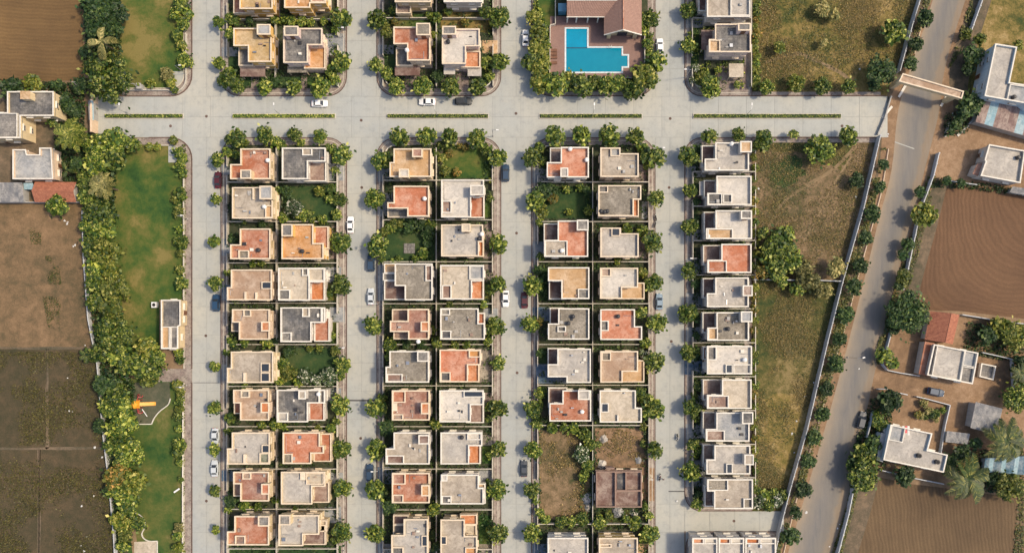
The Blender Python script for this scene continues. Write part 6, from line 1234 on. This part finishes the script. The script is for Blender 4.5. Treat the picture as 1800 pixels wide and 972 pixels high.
for a in ((562, 182, 0, 'white', 'white car on the main street below the upper left block'), (751, 179, 180, 'white', 'white hatchback on the main street below the second upper block'),
    (815, 178, 0, 'black', 'black car on the main street right of the white hatchback', True), (924, 67, 90, 'white', 'white car parked left of the pool trees'), (1160, 82, 90, 'white', 'white car parked right of the pool'),
    (383, 316, 90, 'maroon', 'dark maroon car on the leftmost street near the main street'), (616, 395, 90, 'white', 'white car beside the orange-roofed corner house'), (889, 304, 90, 'navy', 'dark blue car beside the open lawn garden', True),
    (652, 462, 90, 'navy', 'dark blue car above the silver car on the second lower street', True), (652, 521, 90, 'silver', 'silver car on the second lower street below a dark one'), (889, 525, -90, 'white', 'white car facing the maroon car on the third lower street'),
    (922, 527, 90, 'maroon', 'maroon car on the right kerb of the third lower street'), (1159, 530, 90, 'bluegrey', 'blue-grey car on the fourth lower street'), (380, 532, 90, 'blue', 'blue car on the leftmost street near the park office', True),
    (378, 767, -90, 'silver', 'pale car on the leftmost street, upper of two below the play area'), (377, 823, 90, 'silver', 'pale car on the leftmost street, lower of two below the play area'), (650, 830, 90, 'navy', 'dark blue car on the second lower street near the bottom', True),
    (921, 823, 90, 'charcoal', 'dark grey car on the third lower street beside the vacant lot'), (1645, 689, -12, 'navy', 'dark car in the yard below the divided-roof farmhouse', True, .03), (1515, 738, 75, 'charcoal', 'dark four-wheel drive on the asphalt road shoulder', True, .04)):
    place_car(*a)

# ------------------------------------------------------------------ people and two-wheelers
def body_mat(shirt, legs):
    m, t, p = newmat('clothed_body'); v = N(t, 'ShaderNodeTexCoord').outputs['Object']; s = N(t, 'ShaderNodeSeparateXYZ'); lk(t, v, s.inputs[0])
    lk(t, ramp(t, s.outputs[2], [(0, legs), (.53, shirt)], 'CONSTANT'), p.inputs['Base Color']); return m
def person(label, loc, rz, shirt, seated=False, zb=.075):
    r = thing('person', label, 'person', loc, rz); V = []; E = []; Rr = []
    def ch(pts, par=None):
        prev = par
        for x, y, z, rad in pts:
            V.append((x, y, z)); Rr.append(rad); i = len(V) - 1
            if prev is not None: E.append((prev, i))
            prev = i
        return prev
    hz = .0 if not seated else -.12; p = .92 + hz
    ch([(0, 0, p, .13)]); ch([(0, 0, p + .2, .12), (.02, 0, p + .42, .14), (.03, 0, p + .52, .08), (.04, 0, p + .58, .055), (.05, 0, p + .68, .09), (.05, 0, p + .78, .075)], 0)
    for s in (-1, 1):
        if seated: e = ch([(.05, s * .12, p - .02, .09), (.42, s * .2, p - .08, .07), (.35, s * .2, p - .45, .05), (.48, s * .2, p - .5, .035)], 0); a = ch([(.03, s * .2, p + .44, .05), (.2, s * .27, p + .22, .04), (.45, s * .26, p + .2, .03), (.52, s * .26, p + .2, .025)], 2)
        else: e = ch([(0, s * .1, p - .08, .085), (.1 * s, s * .11, .5, .06), (.12 * s - .05, s * .11, .08, .04), (.12 * s + .1, s * .12, .04, .035)], 0); a = ch([(.03, s * .2, p + .44, .05), (-.08 * s, s * .26, p + .18, .04), (.05 - .1 * s, s * .27, p - .06, .028), (.06 - .1 * s, s * .27, p - .13, .025)], 2)
        hx, hy, hz2 = V[a]
        for q, l in enumerate((.07, .085, .09, .075)): ch([(hx + .015 * (q - 1.5), hy, hz2 - .03, .009), (hx + .02 * (q - 1.5) + .01, hy - s * .01, hz2 - .03 - l, .008)], a)
        ch([(hx + .03, hy - s * .02, hz2, .011), (hx + .05, hy - s * .03, hz2 - .04, .009)], a)
    me = bpy.data.meshes.new('body'); me.from_pydata(V, E, []); o = link('body', me, r); sk = o.modifiers.new('skin', 'SKIN')
    for i, rd in enumerate(Rr): me.skin_vertices[0].data[i].radius = (rd, rd)
    me.skin_vertices[0].data[0].use_root = True; ss = o.modifiers.new('sub', 'SUBSURF'); ss.levels = ss.render_levels = 1
    me.materials.append(body_mat(shirt, (.02, .02, .03))) 
    hd = MB().lathe([(.02, 0), (.075, .03), (.09, .09), (.085, .15), (.05, .2), (.01, .21)], 12); h_ = link('head', hd.mesh('head', 'skin'), r, (.05, 0, p + .6))
    link('hair', MB().lathe([(.094, 0), (.1, .05), (.07, .12), (.01, .14)], 12).mesh('hair', 'hair'), h_, (-.012, 0, .1)); link('nose', MB().box(.08, -.012, .08, .11, .012, .12).mesh('nose', 'skin'), h_)
    return r
def bike(label, loc, rz, paint='black'):
    r = thing('motorbike', label, 'motorbike', loc, rz)
    wh = MB()
    for k in range(16): t = k * .3927; wh.tube((.27 * math.cos(t), 0, .27 * math.sin(t)), (.27 * math.cos(t + .3927), 0, .27 * math.sin(t + .3927)), .05, k=5)
    for k in range(4): t = k * .785; wh.tube((-.25 * math.cos(t), 0, -.25 * math.sin(t)), (.25 * math.cos(t), 0, .25 * math.sin(t)), .012, k=4)
    wm = wh.mesh('wheel', 'rubber'); link('wheel', wm, r, (.65, 0, .32)); link('wheel', wm, r, (-.6, 0, .32))
    link('frame', MB().tube((-.6, 0, .32), (-.1, 0, .5), .05).tube((-.1, 0, .5), (.45, 0, .8), .05).tube((.5, 0, .95), (.65, 0, .32), .04).box(-.15, -.13, .25, .25, .13, .55).mesh('frame', 'metal'), r)
    link('tank', MB().lathe([(.06, -.12), (.16, -.06), (.17, .05), (.08, .12)], 10).mesh('tank', PAINT[paint]), r, (.2, 0, .78), scale=(1.5, .9, 1)); link('seat', MB().box(-.65, -.13, .72, .0, .13, .82).mesh('seat', 'rubber'), r)
    link('handlebar', MB().tube((.42, -.36, 1.02), (.5, 0, .97), .02).tube((.5, 0, .97), (.42, .36, 1.02), .02).mesh('handlebar', 'metal'), r); link('headlamp', MB().tube((.55, 0, .85), (.68, 0, .85), .09, .1, 8).mesh('headlamp', 'lamp_clear'), r)
    link('mudguard', MB().box(-.95, -.08, .62, -.5, .08, .66).mesh('mudguard', PAINT[paint]), r); return r
x, y = W(1190, 768); bike('motorbike ridden down the fourth lower street', (x, y, .075), R(-90)); person('person in a white shirt riding a motorbike on the fourth lower street', (x, y - .0, .02), R(-90), (.7, .7, .72), True)
x, y = W(1159.5, 838); bike('dark motorbike standing beside the unfinished house', (x, y, .075), R(80), 'maroon')
x, y = W(1161, 841); person('person in a dark red shirt beside the motorbike by the unfinished house', (x + .55, y, .075), R(100), (.20, .05, .05))
for i, (px, py, a_) in enumerate(((1152, 383, 100), (1151, 395, 75))):
    x, y = W(px, py); bike('dark motorbike at the kerb beside the stained brown roof, %s of two' % ('upper' if i == 0 else 'lower'), (x, y, .2), R(a_))

# ------------------------------------------------------------------ lamps and poles
def lamp_meshes():
    p = MB(); p.tube((0, 0, 0), (0, 0, 6.4), .085, .05, 8); a = MB(); a.tube((0, 0, 6.4), (0, 1.1, 6.7), .045, .035, 6); b = MB(); b.box(-.12, 1.0, 6.62, .12, 1.6, 6.74); c = MB(); c.lathe([(.2, 0), (.2, .12), (.12, .18)], 10); return p.mesh('pole', 'metal'), a.mesh('arm', 'metal'), b.mesh('lamp_head', 'white_metal'), c.mesh('base', 'w_grey')
LP = lamp_meshes()
def lamp(px, py, rz, label, z=.1):
    o = thing('street_lamp', label, 'street lamp', (*W(px, py), z), R(rz), 'street lamps')
    for n_, m_ in zip(('pole', 'arm', 'lamp_head', 'base'), LP): link(n_, m_, o)
for i, (x, y) in enumerate(((233, 205), (496, 205), (769, 205), (1041, 205), (1309, 205))): lamp(x, y, 0, 'street lamp on the planted strip of main street, %s from the left' % ORD[i])
for x, y, rz, l in ((327, 130, -90, 'street lamp by the rounded upper park corner'), (330, 385, -90, 'street lamp beside the long park lawn'), (328, 677, -90, 'street lamp right of the play area'), (604, 66, -90, 'street lamp right of the slate-roofed upper left house'), (605, 610, -90, 'street lamp beside the lower garden of the first block'),
    (605, 966, -90, 'street lamp at the bottom of the first lower block'), (867, 240, -90, 'street lamp near the open lawn garden'), (1205, 137, 90, 'street lamp at the corner of the fourth upper block'), (1215, 458, 90, 'street lamp by the coral-roofed house of the fourth lower block'), (1490, 628, -80, 'street lamp leaning over the asphalt road'), (1150, 270, -90, 'street lamp at the top of the fourth lower street'), (672, 535, 90, 'street lamp beside the silver car'), (672, 820, 90, 'street lamp at the second lower street near the dark car')):
    lamp(x, y, rz, l)
for x, y, x2, y2, l in ((142, 158, 128, 144, 'leaning wooden pole between the belt tree and farmhouse'), (246, 157, 233, 147, 'pale leaning pole at the upper park wall')):
    a = W(x, y); b = W(x2, y2, 6); o = thing('utility_pole', l, 'pole', (*a, 0)); link('shaft', MB().tube((0, 0, 0), (b[0] - a[0], b[1] - a[1], 6), .1, .07).mesh('shaft', 'w_grey'), o); link('cross_arm', MB().tube((b[0] - a[0] - .5, b[1] - a[1], 5.8), (b[0] - a[0] + .5, b[1] - a[1], 5.8), .05).mesh('cross_arm', 'w_grey'), o)

# ------------------------------------------------------------------ roof tanks and clutter
tk = thing('water_tank', 'x', 'water tank', (0, 0, 0), group='roof water tanks'); link('barrel', MB().lathe([(.50, 0), (.52, .1), (.50, .3), (.53, .4), (.50, .6), (.53, .7), (.5, .85), (.3, 1.0)], 14).mesh('barrel', 'black_plastic'), tk); link('lid', MB().lathe([(.22, 1.0), (.22, 1.07), (.1, 1.1)], 10).mesh('lid', 'black_plastic'), tk)
kids(tk); first = True
for (px_, py_, col, lab) in ((472, 283, 'white_plastic', 'white water tank at the right edge of the first left terracotta roof'), (466, 364, 'white_plastic', 'white water tank on the beige roof by the tan corner'), (716, 90, 'white_plastic', 'white water tank on the terracotta roof of the second upper block'),
    (788, 75, 'black_plastic', 'dark water tank on the white roof of the second upper block'), (747, 350, 'white_plastic', 'white water tank on the coral roof above the shady garden'), (847, 412, 'white_plastic', 'white tank at the right edge of the plain pale roof'), (842, 420, 'black_plastic', 'dark tank beside the white tank on the plain pale roof'),
    (1002, 263, 'white_plastic', 'white tank at the top edge of the first coral roof, third block'), (1031, 282, 'white_plastic', 'white tank at the right edge of the first coral roof, third block'), (1056, 372, 'black_plastic', 'leftmost dark drum on the stained brown roof'), (1062, 373, 'black_plastic', 'dark drum on the brown roof beside the leftmost one'), (1067, 372, 'black_plastic', 'rightmost of three dark drums on the brown roof'),
    (1086, 556, 'black_plastic', 'dark tank near the top of the coral roof'), (988, 441, 'white_plastic', 'white tank on the beige roof court of the third block'), (1007, 556, 'black_plastic', 'dark tank on the stained stone roof'), (999, 568, 'black_plastic', 'second dark tank on the stained stone roof, lower left'), (1279, 578, 'black_plastic', 'dark tank on the stone roof of the fourth block'),
    (1308, 632, 'white_plastic', 'white tank on the plain white roof of the fourth block'), (1285, 254, 'white_plastic', 'white tank on the pale roof at the top of the fourth block'), (736, 600, 'white_plastic', 'white tank below the dusty rose roof'), (532, 442, 'black_plastic', 'dark tank on the orange corner roof'), (455, 440, 'black_plastic', 'small dark tank on the third left terracotta roof'), (1023, 723, 'white_plastic', 'white tank on the last terracotta roof of the third block'),
    (812, 768, 'black_plastic', 'dark tank on the pale roof above the fenced grass strip'), (561, 692, 'white_plastic', 'white tank on the slate roof of the first lower block'), (1788, 278, 'black_plastic', 'round black tank on the square whitewashed farmhouse'), (1780, 172, 'black_plastic', 'round black tank on the tall white farmhouse')):
    o = tk if first else copy_tree(tk); zz = 6.44 if px_ < 1700 else (3.86 if py_ > 250 else 6.26); o.location = (*W(px_, py_, zz), zz); o['label'] = lab; first = False
    for c_ in (NEWK(o)): sl = c_.material_slots[0]; sl.link = 'OBJECT'; sl.material = M[col]
# scraps of white litter lying in fields and verges
LT = []
for k in range(4):
    mb = MB(); n_ = 9; mb.v = [(0, 0, .12)] + [(random.uniform(.16, .4) * math.cos(t / n_ * 6.283), random.uniform(.16, .4) * math.sin(t / n_ * 6.283), random.uniform(0, .1)) for t in range(n_)]
    mb.f = [(0, 1 + i, 1 + (i + 1) % n_) for i in range(n_)]; LT.append(mb.mesh('litter_scrap', 'litter'))
lit = {'by the belt edge of the bare field': [(114, 388), (119, 391), (118, 394), (132, 431), (129, 433), (140, 396), (155, 398), (156, 394), (149, 442), (149, 449), (150, 607), (160, 545), (165, 560), (158, 565)],
       'in the dark crop fields at lower left': [(122, 722), (128, 724), (119, 664), (167, 786), (180, 803), (150, 860), (165, 871), (152, 943), (143, 958), (148, 968), (144, 889)],
       'in the scrubland at right': [(1333, 332), (1511, 122), (1415, 697), (1400, 740), (1392, 762), (1396, 795), (1430, 672), (1417, 900)],
       'along the right verge of the road': [(1476, 921), (1472, 928), (1458, 960), (1510, 838), (1560, 240), (1561, 236), (1505, 346), (1510, 648), (1674, 200), (1676, 204)],
       'around the unfinished house': [(1146, 842), (1139, 840), (1120, 902), (1131, 906), (1101, 905), (946, 890), (960, 912), (942, 812), (1190, 880)]}
for where, pts in lit.items():
    for i, (x, y) in enumerate(sorted(pts)):
        o = link('litter_scrap', LT[i % 4], loc=(*W(x, y), .06 if 'unfinished' not in where else .24), rz=random.random() * 6, scale=random.uniform(.55, 1.05)); tag(o, 'white scrap %s, %s from the left' % (where, ORD[i]), 'litter', 'white scraps lying about')
